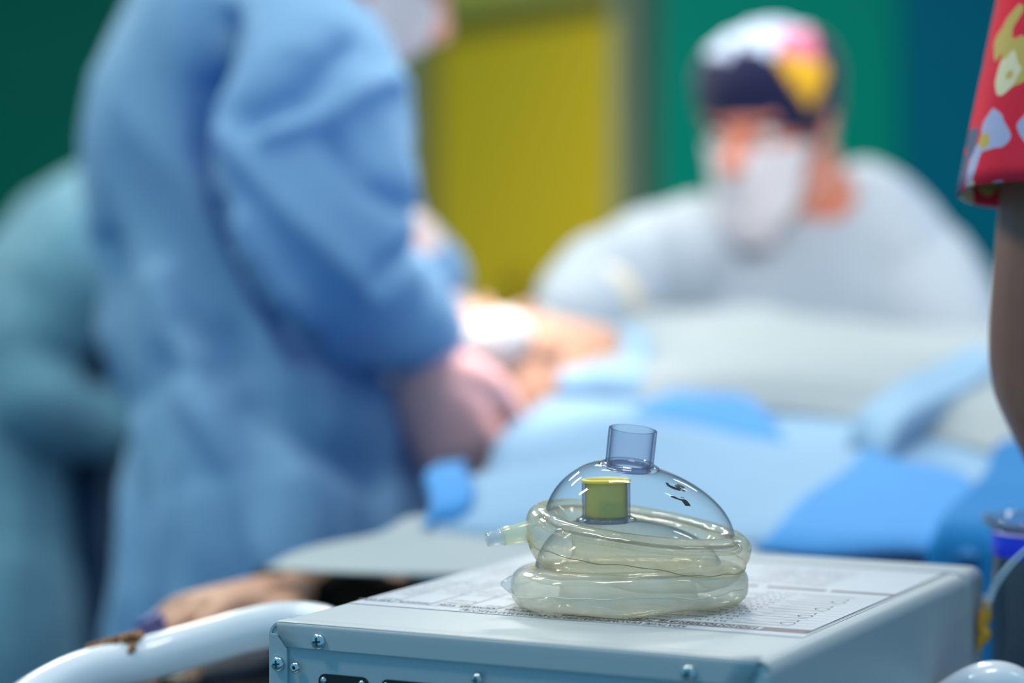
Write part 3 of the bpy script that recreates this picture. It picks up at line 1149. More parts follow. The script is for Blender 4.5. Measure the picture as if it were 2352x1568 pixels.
def cap_mesh(HM, zf=.018, puff=.010, slope=-.25):
    """cloth cap over the skull; lower hem at zf in front, dropping behind"""
    mb = MB()
    rings = []
    N = 96
    for i in range(33):
        s = i / 32
        rg = []
        for j in range(N):
            a = 2 * PI * j / N
            z0 = zf - .035 * (1 - math.cos(a)) * .5
            z = z0 + (.117 - z0) * (1 - (1 - s) ** 1.6)
            pf = puff * (.55 + .9 * math.sin(min(1, s * 1.2) * PI) ** .8) * (1 + .10 * math.sin(5 * a + 7 * s))
            q = headpt(z, a, pf)
            q.z += pf * s * 1.2 + .006 * s
            rg.append(HM @ q)
        rings.append(rg)
    mb.rings(rings, cap0=False, cap1=True)
    return mb


def eyes(HM, parent):
    for sg in (-1, 1):
        mb = MB()
        c_ = HM @ V((sg * .031, .0755, .004))
        mb.ball(c_, .0125)
        e_ = mb.build('eye', M_eyew, parent)
        mb = MB()
        mb.ball(c_ + HM.to_3x3() @ V((0, .0075, -.001)), (.0060, .0060, .0060))
        mb.build('iris', M_iris, e_)


M_eyew = mat('eye_white', rgb(225, 220, 215), 0.3)
M_iris = mat('iris_brown', rgb(50, 35, 25), 0.3)
M_skin = mat('skin', rgb(222, 158, 132), 0.5, sss=0.15, var=0.08, vscale=20)
M_skinr = mat('skin_ruddy', rgb(232, 138, 108), 0.5, sss=0.15, var=0.08, vscale=20)
M_skind = mat('skin_tanned', rgb(128, 86, 70), 0.5, sss=0.1, var=0.08, vscale=25)
M_skinp = mat('skin_patient', rgb(194, 144, 118), 0.55, sss=0.1, var=0.10, vscale=18)
M_gown = cloth('light_blue_gown', rgb(158, 208, 242), rgb(16, 132, 224), trans=0.42, var=0.07, vscale=3.5)
M_gownp = cloth('pale_blue_gown', rgb(204, 213, 222), rgb(165, 195, 225), trans=0.25, var=0.05, vscale=4)
M_gown3 = cloth('blue_green_gown', rgb(112, 164, 186), rgb(40, 120, 180), trans=0.3, var=0.10, vscale=3)
M_navy = cloth('navy_scrubs_and_shade', rgb(22, 58, 92), trans=0.05, var=0.15, vscale=6)  # trousers cloth; also colours the shade on the far-left person
M_mask = cloth('white_mask_fabric', rgb(248, 240, 242), rgb(245, 232, 232), trans=0.25, var=0.02)
M_glove = mat('pale_latex_glove', rgb(240, 212, 205), 0.4, sss=0.1, bump=0.1)
M_hair = mat('dark_hair', rgb(30, 24, 20), 0.5, bump=0.5, bscale=120)
M_capgreen = cloth('green_cap_cloth', rgb(120, 170, 190), trans=0.1)
M_strap = mat('white_elastic', rgb(230, 230, 230), 0.6)
M_shoe = mat('white_clog_rubber', rgb(200, 205, 208), 0.5)


def gown_mesh(torso, trad, side, sleeves, seed, famp=0.06, samp=0.10):
    mb = MB()
    mb.sweep(torso, trad, side=side, n=96, sub=12, fold=folds(seed, famp), dome=True)
    for k, (pts, rad) in enumerate(sleeves):
        mb.sweep(pts, rad, n=40, sub=10, fold=sleeve_folds(seed + k * 7 + 3, samp))
    return mb


# ---- left surgeon: standing, seen from behind/side, bent over the patient
J = {}
pel = V((-.275, 2.25, .98))
J['pel'], J['chest'] = pel, at(500, 330, 2.24)
J['neck'] = at(640, -110, 2.24)
J['head'] = at(828, -150, 2.22)
J['hs'] = .95
J['face'], J['up'] = V((.80, .10, -.62)), V((.55, .05, .83))
J['shr'], J['elr'], J['wrr'] = at(660, 120, 2.07), at(800, 655, 2.03), at(958, 800, 2.10)
J['shl'], J['ell'], J['wrl'] = at(640, 80, 2.38), at(842, 540, 2.42), at(990, 655, 2.36)
J['thin'] = .68
legs(J, pel, V((.05, -1, 0)).normalized(), V((1, 0, 0)))
hk = {'r': dict(d=(at(1052, 1040, 2.10) - at(958, 820, 2.10)), nrm=(-.5, -.8, .3), side_sign=-1, curl=.35, scale=1.02),
      'l': dict(d=(at(1090, 800, 2.33) - at(990, 655, 2.36)), nrm=(.6, -.5, .6), side_sign=1, curl=.45, scale=1.0)}
mb, HM = body_mesh(J, hk)
o1 = remesh(mb.build('person', M_skin, loc=(pel.x, pel.y, 0)), .005, 3)
tag(o1, 'standing person in a blue gown and white mask bending over the patient, seen side-on', 'person')
side = (J['shr'] - J['shl']).normalized()
torso = [at(680, -110, 2.24), at(610, -60, 2.24), at(545, 100, 2.24), at(465, 350, 2.23), at(480, 620, 2.22), at(500, 780, 2.21), at(575, 930, 2.20), at(618, 1150, 2.18), at(625, 1450, 2.17), V((-.25, 2.19, .45))]
trad = [(.066, .070), (.125, .096), (.160, .100), (.144, .101), (.138, .094), (.146, .094), (.17, .112), (.19, .128), (.20, .134), (.21, .138)]
sl_r = ([at(620, 100, 2.14), at(690, 190, 2.08), at(722, 400, 2.03), at(768, 580, 2.01), at(840, 665, 2.04), at(905, 705, 2.07), at(945, 765, 2.10)], [.07, .078, .081, .068, .052, .044, .034])
sl_l = ([at(600, 100, 2.36), at(715, 190, 2.39), at(785, 400, 2.42), at(845, 545, 2.42), at(970, 635, 2.37)], [.06, .07, .062, .056, .035])
def W(pl, y):
    return [(at(a_, b_, y).x, at(a_, b_, y).z) for a_, b_ in pl]


cr1 = [(W([(520, 60), (482, 200), (478, 350), (525, 470), (570, 560), (640, 690), (720, 790)], 2.08), .012, -.058),
       (W([(545, 320), (640, 430), (760, 560), (850, 660)], 2.0), .009, .013),
       (W([(600, 290), (700, 230), (790, 120)], 2.0), .009, -.016),
       (W([(640, 330), (740, 290), (870, 190)], 2.0), .009, .012),
       (W([(770, 330), (850, 430), (930, 470)], 2.0), .008, -.014),
       (W([(590, 520), (650, 620), (720, 700)], 2.0), .010, .012),
       (W([(860, 640), (900, 600), (960, 570)], 2.0), .008, -.014),
       (W([(400, 640), (440, 760), (500, 830)], 2.15), .012, .014),
       (W([(560, 760), (640, 900), (760, 1000), (880, 1080)], 2.15), .014, -.016),
       (W([(500, 900), (600, 1050), (680, 1250)], 2.15), .013, .014),
       (W([(290, 960), (360, 1150), (400, 1400)], 2.15), .012, -.014),
       (W([(260, 560), (300, 760), (290, 900)], 2.15), .012, -.012)]
g = bake_folds(gown_mesh(torso, trad, side, [sl_r, sl_l], 11, .045, .05).build('surgical_gown', M_gown, o1), .0065, .011, 3, cr1)
tag(g, 'light blue gown')
face_mask(HM, o1, M_mask, M_strap)
eyes(HM, o1)
cap_mesh(HM, .03, .014).build('surgical_cap', M_capgreen, o1)


def glove(parent, wr, d, nrm, side_sign, curl, scale, cuff, mt=M_glove, spread=1.0, curls=None):
    mb = MB()
    d = V(d).normalized()
    add_hand(mb, wr, d, nrm, side_sign=side_sign, curl=curl, scale=scale * 1.05, spread=spread, curls=curls)
    mb.sweep([wr - d * cuff, wr - d * .01], [.038, .034], n=16)
    return remesh(mb.build('glove', mt, parent), .004, 2)


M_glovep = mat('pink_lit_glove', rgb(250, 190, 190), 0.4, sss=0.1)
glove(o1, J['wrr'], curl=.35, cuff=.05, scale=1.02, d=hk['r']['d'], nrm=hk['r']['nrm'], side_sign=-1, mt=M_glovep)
glove(o1, J['wrl'], curl=.45, cuff=.05, scale=1.0, d=hk['l']['d'], nrm=hk['l']['nrm'], side_sign=1)

# ---- right surgeon: behind the table, head turned down to the left
J = {}
pel = V((.40, 3.05, .86))
J['pel'], J['chest'] = pel, V((.36, 2.88, 1.14))
J['neck'] = at(1875, 500, 2.76)
J['head'] = at(1768, 294, 2.70)
J['hs'] = .88
J['face'], J['up'] = V((-.50, -.84, -.20)), V((-.06, -.14, .99))
J['shr'], J['elr'], J['wrr'] = at(1545, 600, 2.70), at(1370, 680, 2.62), at(1330, 735, 2.47)
J['shl'], J['ell'], J['wrl'] = at(2080, 620, 2.84), at(2160, 900, 2.70), at(1960, 960, 2.52)
J['thin'] = .70
legs(J, pel, V((-1, -.1, 0)).normalized(), V((-.1, -1, 0)), .14)
J['anl'].y += .02
hk = {'r': dict(d=(at(1235, 800, 2.40) - at(1330, 735, 2.47)), nrm=(.1, -.4, .9), side_sign=-1, curl=.30),
      'l': dict(d=(at(1700, 930, 2.45) - at(1960, 960, 2.52)), nrm=(0, -.4, .9), side_sign=1, curl=.35)}
mb, HM = body_mesh(J, hk)
o2 = remesh(mb.build('person', M_skinr, loc=(pel.x, pel.y, 0)), .0045, 3)
tag(o2, 'person in a patterned navy head cloth and white mask leaning over the table', 'person')
side = (J['shr'] - J['shl']).normalized()
torso = [at(1868, 515, 2.77), at(1860, 570, 2.77), at(1850, 680, 2.78), at(1835, 850, 2.80), V((.36, 2.90, 1.0)), V((.38, 3.0, .75)), V((.38, 3.0, .5))]
trad = [(.070, .060), (.125, .080), (.185, .112), (.20, .13), (.20, .14), (.21, .15), (.21, .16)]
sl_r = ([at(1640, 600, 2.74), at(1520, 625, 2.70), at(1420, 665, 2.63), at(1345, 715, 2.52), at(1310, 750, 2.47)], [.065, .066, .060, .046, .034])
sl_l = ([at(1970, 560, 2.80), at(2065, 640, 2.80), at(2150, 760, 2.74), at(2170, 890, 2.70), at(2070, 930, 2.60), at(1950, 960, 2.52)], [.085, .086, .074, .066, .050, .036])
g = bake_folds(gown_mesh(torso, trad, side, [sl_r, sl_l], 23, .03, .06).build('surgical_gown', M_gownp, o2), .0065, .009, 7)
tag(g, 'very pale blue gown')
face_mask(HM, o2, M_mask, M_strap)
eyes(HM, o2)
M_cn = cloth('navy_cap_cloth', rgb(24, 26, 62), trans=0.02, var=0.1, vscale=20)
M_cw = cloth('white_print_cloth', rgb(214, 222, 246), trans=0.02, var=0.04)
M_cp = cloth('pink_print_cloth', rgb(246, 120, 150), trans=0.02)
M_co = cloth('orange_print_cloth', rgb(250, 184, 34), trans=0.02)
cm = cap_mesh(HM, .012, .011)
hc2 = V(J['head'])
for i, f in enumerate(cm.f):
    c_ = sum((V(cm.v[k]) for k in f), V()) / len(f)
    al = (c_.x - hc2.x)          # sideways, metres
    dz = c_.z - hc2.z
    frontal = c_.y < hc2.y + .045
    wob = .006 * math.sin(al * 130) + .004 * math.sin(al * 290 + 1)
    if not frontal:
        continue
    if dz > .081 + wob - .10 * max(0, -al - .03) and -.072 < al < .022 + (dz - .07) * .5:
        cm.mi[i] = 1
    if al > .004 and (.070 < dz < .104) and al < .044:
        cm.mi[i] = 2
    if al > -.004 + max(0, (.070 - dz)) * .72 and al < .053 - max(0, .048 - dz) * .55 and (.014 < dz < .076 - al * .15):
        cm.mi[i] = 3
cp = cm.build('patterned_cap', [M_cn, M_cw, M_cp, M_co], o2)
tag(cp, 'navy head cloth with white, pink and orange print')
mb = MB()
kb = HM @ V((.0, -.108, .005))
mb.ball(kb, (.014, .011, .012))
mb.sweep([kb, kb + V((.022, 0, .004)), kb + V((.042, .004, -.004))], [(.007, .003), (.011, .003), (.007, .003)], n=10)
mb.sweep([kb, kb + V((.014, .006, -.014)), kb + V((.024, .01, -.036))], [(.006, .003), (.010, .003), (.006, .003)], n=10)
mb.build('cap_knot', M_cn, cp)
for sg in (-1, 1):
    mb = MB()
    rings = []
    for z in [.020 - .006 * k for k in range(9)]:
        rings.append([HM @ headpt(z, sg * a, .0035 * (1 - k2)) for k2, a in zip([0.0] * 1 + [0] * 10 + [1.0], [1.15 + .08 * q for q in range(12)])])
    mb.rings(rings, closed=False, cap0=False, cap1=False)
    mb.build('sideburn_hair', M_hair, o2)
glove(o2, J['wrr'], curl=.30, cuff=.06, scale=1.0, d=hk['r']['d'], nrm=hk['r']['nrm'], side_sign=-1, mt=mat('cream_glove', rgb(232, 214, 190), 0.4, sss=.1))
glove(o2, J['wrl'], curl=.35, cuff=.05, scale=1.0, d=hk['l']['d'], nrm=hk['l']['nrm'], side_sign=1, mt=mat('cream_glove', rgb(214, 216, 206), 0.4, sss=.1))

# ---- third person at the far left, bent forward behind the first
J = {}
pel = at(40, 1130, 3.1)
J['pel'], J['chest'] = pel, at(170, 760, 3.1)
J['neck'] = at(330, 520, 3.1)
J['head'] = at(440, 470, 3.1)
J['face'], J['up'] = V((.75, 0, -.66)), V((.66, 0, .75))
J['shr'], J['elr'], J['wrr'] = at(225, 600, 2.98), at(95, 890, 2.92), at(300, 965, 2.98)
J['shl'], J['ell'], J['wrl'] = at(260, 600, 3.22), at(330, 830, 3.3), at(460, 900, 3.2)
J['thin'] = .62
legs(J, pel, V((.0, -1, 0)), V((1, 0, 0)))
hk = {'r': dict(d=(1, 0, -.3), nrm=(0, -.3, .9), side_sign=1, curl=.4), 'l': dict(d=(1, 0, -.3), nrm=(0, .3, .9), side_sign=-1, curl=.4)}
mb, HM = body_mesh(J, hk)
o3 = remesh(mb.build('person', M_skin, loc=(pel.x, pel.y, 0)), .006, 3)
tag(o3, 'stooping person in a blue green gown behind the standing one, at the left edge', 'person')
torso = [at(330, 480, 3.1), at(235, 530, 3.1), at(130, 650, 3.1), at(60, 850, 3.08), at(35, 1050, 3.05), at(30, 1300, 3.02), at(20, 1500, 3.0), V((-.64, 3.0, .40))]
trad = [(.06, .055), (.14, .080), (.17, .085), (.17, .072), (.18, .072), (.19, .080), (.20, .09), (.20, .10)]
sl = ([at(225, 560, 2.98), at(170, 640, 2.94), at(80, 800, 2.92), at(90, 930, 2.90), at(190, 970, 2.94), at(300, 965, 2.98)], [.055, .058, .050, .050, .040, .034])
g = bake_folds(gown_mesh(torso, trad, V((0, -1, 0)), [sl], 31, .05, .08).build('surgical_gown', M_gown3, o3), .007, .010, 12)
tag(g, 'pale blue green gown')
mb = MB()  # navy volume added for the shade on the front of the body
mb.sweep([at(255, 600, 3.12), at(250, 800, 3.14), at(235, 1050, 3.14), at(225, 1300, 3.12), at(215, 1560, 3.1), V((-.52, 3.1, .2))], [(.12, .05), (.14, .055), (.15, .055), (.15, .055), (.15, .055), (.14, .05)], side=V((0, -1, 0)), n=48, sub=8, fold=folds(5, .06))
remesh(mb.build('shade_volume', M_navy, o3), .008, 2, disp=.02, dscale=.1)
cap_mesh(HM, .03, .014).build('surgical_cap', M_capgreen, o3)
face_mask(HM, o3, M_mask, M_strap)

# ---- person in the red patterned top at the right edge
J = {}
pel = V((.53, 1.40, .95))
J['pel'], J['chest'] = pel, V((.515, 1.40, 1.27))
J['neck'] = V((.515, 1.40, 1.50))
J['head'] = V((.515, 1.39, 1.66))
J['face'], J['up'] = V((.1, 1, -.3)), V((0, .2, 1))
J['shl'], J['ell'], J['wrl'] = V((.335, 1.35, 1.455)), at(2440, 770, 1.32), at(2530, 1180, 1.42)
J['shr'], J['elr'], J['wrr'] = V((.70, 1.40, 1.45)), V((.76, 1.42, 1.17)), V((.70, 1.60, 1.08))
legs(J, pel, V((1, 0, 0)), V((0, 1, 0)))
hk = {'l': dict(d=(.2, .8, -.5), nrm=(-.8, .2, .2), side_sign=1, curl=.4), 'r': dict(d=(-.3, 1, 0), nrm=(.7, .3, .5), side_sign=-1, curl=.4)}
mb, HM = body_mesh(J, hk)
o4 = remesh(mb.build('person', M_skind, loc=(pel.x, pel.y, 0)), .005, 3)
tag(o4, 'person at the right edge in a short sleeved red top with pale pattern', 'person')
M_red = bpy.data.materials.new('red_patterned_cotton')
M_red.use_nodes = True
nt = M_red.node_tree
p = nt.nodes['Principled BSDF']
p.inputs['Roughness'].default_value = .85
p.inputs['Specular IOR Level'].default_value = .2
tc = nt.nodes.new('ShaderNodeTexCoord')
nz = nt.nodes.new('ShaderNodeTexNoise')
nz.inputs['Scale'].default_value = 26
nz.inputs['Detail'].default_value = 2
vm = nt.nodes.new('ShaderNodeVectorMath')
vm.operation = 'SCALE'
vm.inputs['Scale'].default_value = .034
va = nt.nodes.new('ShaderNodeVectorMath')
nt.links.new(tc.outputs['Object'], nz.inputs['Vector'])
nt.links.new(nz.outputs['Color'], vm.inputs[0])
nt.links.new(tc.outputs['Object'], va.inputs[0])
nt.links.new(vm.outputs[0], va.inputs[1])
mp = nt.nodes.new('ShaderNodeMapping')
mp.inputs['Scale'].default_value = (1.4, 1.4, 0.8)
nt.links.new(va.outputs[0], mp.inputs[0])
vo = nt.nodes.new('ShaderNodeTexVoronoi')
vo.inputs['Scale'].default_value = 36
nt.links.new(mp.outputs[0], vo.inputs['Vector'])
cr = nt.nodes.new('ShaderNodeValToRGB')
cr.color_ramp.interpolation = 'CONSTANT'
for k, (pos, cc) in enumerate(((0, rgb(186, 160, 90)), (.22, rgb(214, 34, 58)), (.42, rgb(208, 198, 166)), (.60, rgb(160, 164, 196)), (.78, rgb(214, 34, 58)), (.9, rgb(84, 90, 116)))):
    e_ = cr.color_ramp.elements[k] if k < 2 else cr.color_ramp.elements.new(pos)
    e_.position = pos
    e_.color = cc
sx = nt.nodes.new('ShaderNodeSeparateColor')
nt.links.new(vo.outputs['Color'], sx.inputs[0])
nt.links.new(sx.outputs[0], cr.inputs[0])
th_ = nt.nodes.new('ShaderNodeMath')
th_.operation = 'LESS_THAN'
th_.inputs[1].default_value = .58
nt.links.new(vo.outputs['Distance'], th_.inputs[0])
mx = nt.nodes.new('ShaderNodeMix')
mx.data_type = 'RGBA'
mx.inputs[6].default_value = rgb(206, 40, 62)
nt.links.new(th_.outputs[0], mx.inputs[0])
nt.links.new(cr.outputs[0], mx.inputs[7])
nt.links.new(mx.outputs[2], p.inputs['Base Color'])
mb = MB()
mb.sweep([V((.515, 1.40, 1.49)), V((.515, 1.40, 1.42)), V((.515, 1.40, 1.28)), V((.52, 1.40, 1.05)), V((.53, 1.40, .85))], [(.08, .07), (.15, .10), (.185, .13), (.18, .125), (.20, .14)], side=V((1, 0, 0)), n=64, sub=8, fold=folds(8, .03))
mb.sweep([V((.63, 1.40, 1.45)), V((.71, 1.40, 1.43)), V((.75, 1.41, 1.31))], [.07, .078, .080], n=32)
tp = remesh(mb.build('scrub_top', M_red, o4), .006, 2, disp=.010, dscale=.08)
tag(tp, 'red cotton top with pale printed shapes')
mb = MB()
# open sleeve: slopes out to a hem
hem_c = at(2440, 452, 1.31)
top_c = V((.335, 1.34, 1.47))
rings = []
for k in range(17):
    s = k / 16
    c_ = top_c.lerp(hem_c, s)
    r_ = .062 + (at(2440, 452, 1.31).x - at(2196, 452, 1.31).x - .062) * (s ** .9)
    rg = []
    for j in range(48):
        a = 2 * PI * j / 48
        rr = r_ * (1 + .03 * s * math.sin(5 * a + 2) + .02 * s * math.sin(9 * a))
        q = c_ + V((rr * math.cos(a), rr * .86 * math.sin(a), 0))
        q.z += .010 * s * math.cos(a) * -0.3 - .0075 * s * math.sin(a)
        rg.append(q)
    rings.append(rg)
mb.rings(rings, cap0=False, cap1=False)
sv = mb.build('sleeve', M_red, tp)
s_ = sv.modifiers.new('t', 'SOLIDIFY')
s_.thickness = .0015
mb = MB()
mb.sweep([V((.53, 1.40, .95)), V((.53, 1.40, .80)), V((.53, 1.40, .5)), V((.53, 1.40, .15))], [(.17, .12), (.19, .13), (.19, .12), (.18, .10)], side=V((1, 0, 0)), n=32)
mb.build('scrub_trousers', M_navy, o4)
mb = MB()
rings = []
hair = cap_mesh(HM, .035, .012)
hair.build('hair', M_hair, o4)

# ---- patient on the table
J = {}
J['pel'], J['chest'] = V((.74, 2.00, 1.075)), V((.34, 2.14, 1.085))
J['neck'] = V((.135, 2.235, 1.10))
J['head'] = at(1172, 902, 2.22)
J['hs'] = .94
J['face'], J['up'] = V((-.10, .72, .62)), V((-.93, -.22, .10))
J['shl'], J['ell'], J['wrl'] = V((.19, 1.99, 1.06)), V((.05, 1.80, 1.05)), at(672, 1374, 1.64)
J['shr'], J['elr'], J['wrr'] = V((.31, 2.32, 1.06)), V((.50, 2.42, 1.03)), V((.70, 2.28, 1.04))
ax = V((.93, -.37, 0)).normalized()
pp = V((.37, .93, 0)).normalized()
for a, sg in (('l', -1), ('r', 1)):
    J['hip' + a] = V((.80, 1.97, 1.06)) + pp * (.09 * sg)
    J['kn' + a] = J['hip' + a] + ax * .42
    J['an' + a] = J['hip' + a] + ax * .80
J['foot'], J['fdn'] = V((0, 0, 1)), ax
J['thin'] = .60
J['ell'] = V((.04, 1.75, 1.02))
hk = {'l': dict(d=(-.60, -.66, .03), nrm=(-.30, -.10, .95), side_sign=-1, curl=.26, scale=.95, thumb=.9, curls=(.50, .44, .46, .50)),
      'r': dict(d=ax, nrm=(0, 0, 1), side_sign=1, curl=.2)}
mb, HM = body_mesh(J, hk)
o5 = remesh(mb.build('person', M_skinp, loc=(.74, 2.0, 1.0)), .0035, 3)
tag(o5, 'patient lying under blue drapes with one bare hand out beside the white rail', 'person')
M_camo = bpy.data.materials.new('dark_camouflage_cloth')
M_camo.use_nodes = True
nt = M_camo.node_tree
p = nt.nodes['Principled BSDF']
p.inputs['Roughness'].default_value = .9
p.inputs['Specular IOR Level'].default_value = .1
tc = nt.nodes.new('ShaderNodeTexCoord')
nz = nt.nodes.new('ShaderNodeTexNoise')
nz.inputs['Scale'].default_value = 18
nz.inputs['Detail'].default_value = 3
cr = nt.nodes.new('ShaderNodeValToRGB')
cr.color_ramp.elements[0].position = .40
cr.color_ramp.elements[0].color = (.006, .007, .006, 1)
cr.color_ramp.elements[1].position = .66
cr.color_ramp.elements[1].color = (.040, .022, .010, 1)
e_ = cr.color_ramp.elements.new(.53)
e_.color = (.020, .019, .010, 1)
nt.links.new(tc.outputs['Object'], nz.inputs['Vector'])
nt.links.new(nz.outputs[0], cr.inputs[0])
nt.links.new(cr.outputs[0], p.inputs['Base Color'])
mb = MB()
mb.sweep([V((.36, 2.13, 1.08)), V((.20, 2.0, 1.065)), V((.13, 1.88, 1.035)), V((.04, 1.75, 1.030)), at(870, 1440, 1.68), at(795, 1425, 1.66), at(725, 1412, 1.645), at(655, 1392, 1.635)], [.07, .062, .048, .044, .042, .041, .038, .030], n=40, sub=8, fold=sleeve_folds(3, .07))
jk = remesh(mb.build('jacket_sleeve', M_camo, o5), .005, 2, disp=.010, dscale=.06)
tag(jk, 'dark camouflage sleeve')
mb = MB()
mb.sweep([V((.13, 2.24, 1.085)), V((.22, 2.19, 1.08)), V((.40, 2.12, 1.075)), V((.74, 2.0, 1.07)), V((1.0, 1.9, 1.065))], [(.09, .06), (.19, .09), (.20, .095), (.19, .095), (.17, .085)], side=pp, n=48)
mb.build('jacket', M_camo, o5)
# pulse clip on the fingertip
M_clip = mat('blue_plastic_clip', rgb(20, 62, 150), 0.35)
mb = MB()
d_ = V((-1, -.1, -.42)).normalized()
cpt = at(342, 1438, 1.53)
mm = d_.to_track_quat('X', 'Z').to_matrix().to_4x4()
mm.translation = cpt
mb.box((-.010, -.006, .0008), (.008, .006, .0060), mm)
mb.box((-.010, -.006, -.0060), (.008, .006, -.0008), mm)
mb.lathe([(.002, -.0058), (.002, .0058)], 12, mm @ Matrix.Translation((-.010, 0, 0)) @ Matrix.Rotation(PI / 2, 4, 'X'), True, True)
oc = bevel(mb.build('finger_clip', M_clip, loc=tuple(cpt)), .002, 2)
tag(oc, 'small blue clip on the fingertip of the patient\'s hand', 'pulse clip')

# white pad standing in for the lamp-lit skin on top of the head
M_highlight = cloth('white_highlight', rgb(245, 242, 240), rgb(240, 235, 230), trans=.2, var=.02, bump=.5, bscale=60)
mb = MB()
gc = at(1130, 782, 2.165)
n1, n2 = 28, 20
rings = []
for i in range(1, n2):
    a = PI * i / n2
    rg = []
    for j in range(n1):
        b = 2 * PI * j / n1
        q = V((math.sin(a) * math.cos(b), math.sin(a) * math.sin(b), -math.cos(a)))
        r_ = 1 + .10 * noise.noise(q * 2.2 + V((3, 1, 7)))
        rg.append(gc + V((q.x * .035 + q.z * .005, q.y * .032, q.z * .027 + q.x * .004)) * r_)
    rings.append(rg)
mb.rings(rings)
gz = mb.build('highlight_pad', M_highlight, loc=tuple(gc))
tag(gz, 'brightly lit white gauze pad on the patient\'s head between the gloved hands', 'highlight pad')

# ================================================================= DRAPES
def H(x, y):
    b = 1.083 + (y - 1.6) * .130
    # body under the sheets
    q = V((x - .34, y - 2.14, 0))
    al = q.dot(ax)
    pe = q.dot(pp)
    b += .030 * math.exp(-(pe / .22) ** 2) * (1 / (1 + math.exp(-(al + .12) * 22))) * .8
    # forearm under the front edge
    p0_, p1_ = V((-.14, 1.70, 0)), V((.05, 1.80, 0))
    dd = p1_ - p0_
    t = max(0, min(1, (V((x, y, 0)) - p0_).dot(dd) / dd.length_squared))
    dist = (V((x, y, 0)) - (p0_ + dd * t)).length
    b += .016 * math.exp(-(dist / .07) ** 2)
    return b


def hit(px, py, hf=H):
    lo, hi = 1.35, 3.2
    d = ray(px, py)
    f = lambda y: (at(px, py, y).z - hf(at(px, py, y).x, y))
    for _ in range(40):
        mid = (lo + hi) / 2
        if f(mid) > 0: lo = mid
        else: hi = mid
    return at(px, py, (lo + hi) / 2)


def bil(q, u, v):
    return q[0] * (1 - u) * (1 - v) + q[1] * u * (1 - v) + q[2] * u * v + q[3] * (1 - u) * v


def sheet(name, quad, off, mt, seed, amp=.006, nu=60, nv=50, label=None, freq=5.0, ang=0.6, skirt=0.0, skirt_sides=(), ridge=.006, tuck=None):
    """cloth lying on H; quad = four world xy corners (near-left, near-right, far-right, far-left)"""
    quad = [V((q[0], q[1], 0)) for q in quad]
    mb = MB()
    rings = []
    ca, sa_ = math.cos(ang), math.sin(ang)

    def pt(u, v):
        p_ = bil(quad, u, v)
        sz = min(1.0, max((quad[1] - quad[0]).length, (quad[3] - quad[0]).length) / .5)
        x, y = p_.x + sz * .007 * math.sin(9 * v + seed), p_.y + sz * .010 * math.sin(8 * u + seed * 2)
        ed = min(1.0, min(u, 1 - u, v, 1 - v) / .07)
        ed = ed * ed * (3 - 2 * ed)
        z = H(x, y) + .0015 + off * (.35 + .65 * ed)
        rot = x * ca + y * sa_
        z += ed * amp * noise.noise(V((x * freq + seed, y * freq, seed * 1.3))) * 1.2
        z += ed * ridge * (1 - abs(math.sin(rot * 9 + 2.2 * noise.noise(V((x * 2.5, y * 2.5, seed)))))) ** 2
        return V((x, y, z))
    cols = []
    us = [i / nu for i in range(nu + 1)]
    vs = [j / nv for j in range(nv + 1)]
    for v in vs:
        row = [pt(u, v) for u in us]
        if skirt and 'l' in skirt_sides:
            row = [row[0] + V((-.02 * k - .01 * math.sin(v * 20), 0, -skirt * k / 6)) for k in range(6, 0, -1)] + row
        if skirt and 'r' in skirt_sides:
            row = row + [row[-1] + V((.01 * k, 0, -skirt * k / 6)) for k in range(1, 7)]
        rings.append(row)
    if skirt and 'b' in skirt_sides:
        last = rings[-1]
        for k in range(1, 8):
            rings.append([p_ + V((0, .012 * k + .008 * math.sin(i_ * .5), -skirt * k / 7)) for i_, p_ in enumerate(last)])
    if skirt and 'f' in skirt_sides:
        first = rings[0]
        for k in range(1, 8):
            rings.insert(0, [p_ + V((0, -.004 * k - .006 * math.sin(i_ * .45) * k / 7, -skirt * k / 7)) for i_, p_ in enumerate(first)])
    mb.rings(rings, closed=False, cap0=False, cap1=False)
    o = mb.build(name, mt)
    s = o.modifiers.new('t', 'SOLIDIFY')
    s.thickness = .0012
    s.offset = 1
    if label:
        tag(o, label, 'drape')
    return o


M_dsky = cloth('sky_blue_drape', rgb(158, 196, 226), rgb(100, 172, 225), trans=.2, var=.05, vscale=5)
M_dblue = cloth('blue_drape', rgb(84, 166, 236), rgb(50, 140, 230), trans=.2, var=.06, vscale=5)
M_ddeep = cloth('deep_blue_drape', rgb(8, 132, 206), rgb(0, 110, 190), trans=.2, var=.06, vscale=5)
M_dpale = cloth('pale_grey_drape', rgb(184, 193, 196), rgb(160, 185, 202), trans=.2, var=.05, vscale=4)

P = lambda px, py: (lambda h_: (h_.x, h_.y))(hit(px, py))
# white-grey sheet at the near left, over the forearm
q = [P(590, 1302), P(1010, 1335), P(1150, 1175), P(985, 1180)]
q[1] = (.10, 1.55)
sheet('surgical_drape', [q[0], (.30, 1.52), P(1400, 1170), P(975, 1182)], .000, M_dpale, 2.1, .004, label='pale grey sheet lying over the forearm sleeve beside the grey box', ridge=.003)
# big sky blue sheet
sheet('surgical_drape', [P(985, 1210), (1.35, 1.62), (1.45, 2.2), P(1250, 905)], .005, M_dsky, 5.2, .008, nu=90, nv=60, label='large sky blue sheet filling the space behind the breathing masks', ridge=.007, ang=1.1, skirt=.20, skirt_sides=('f',))
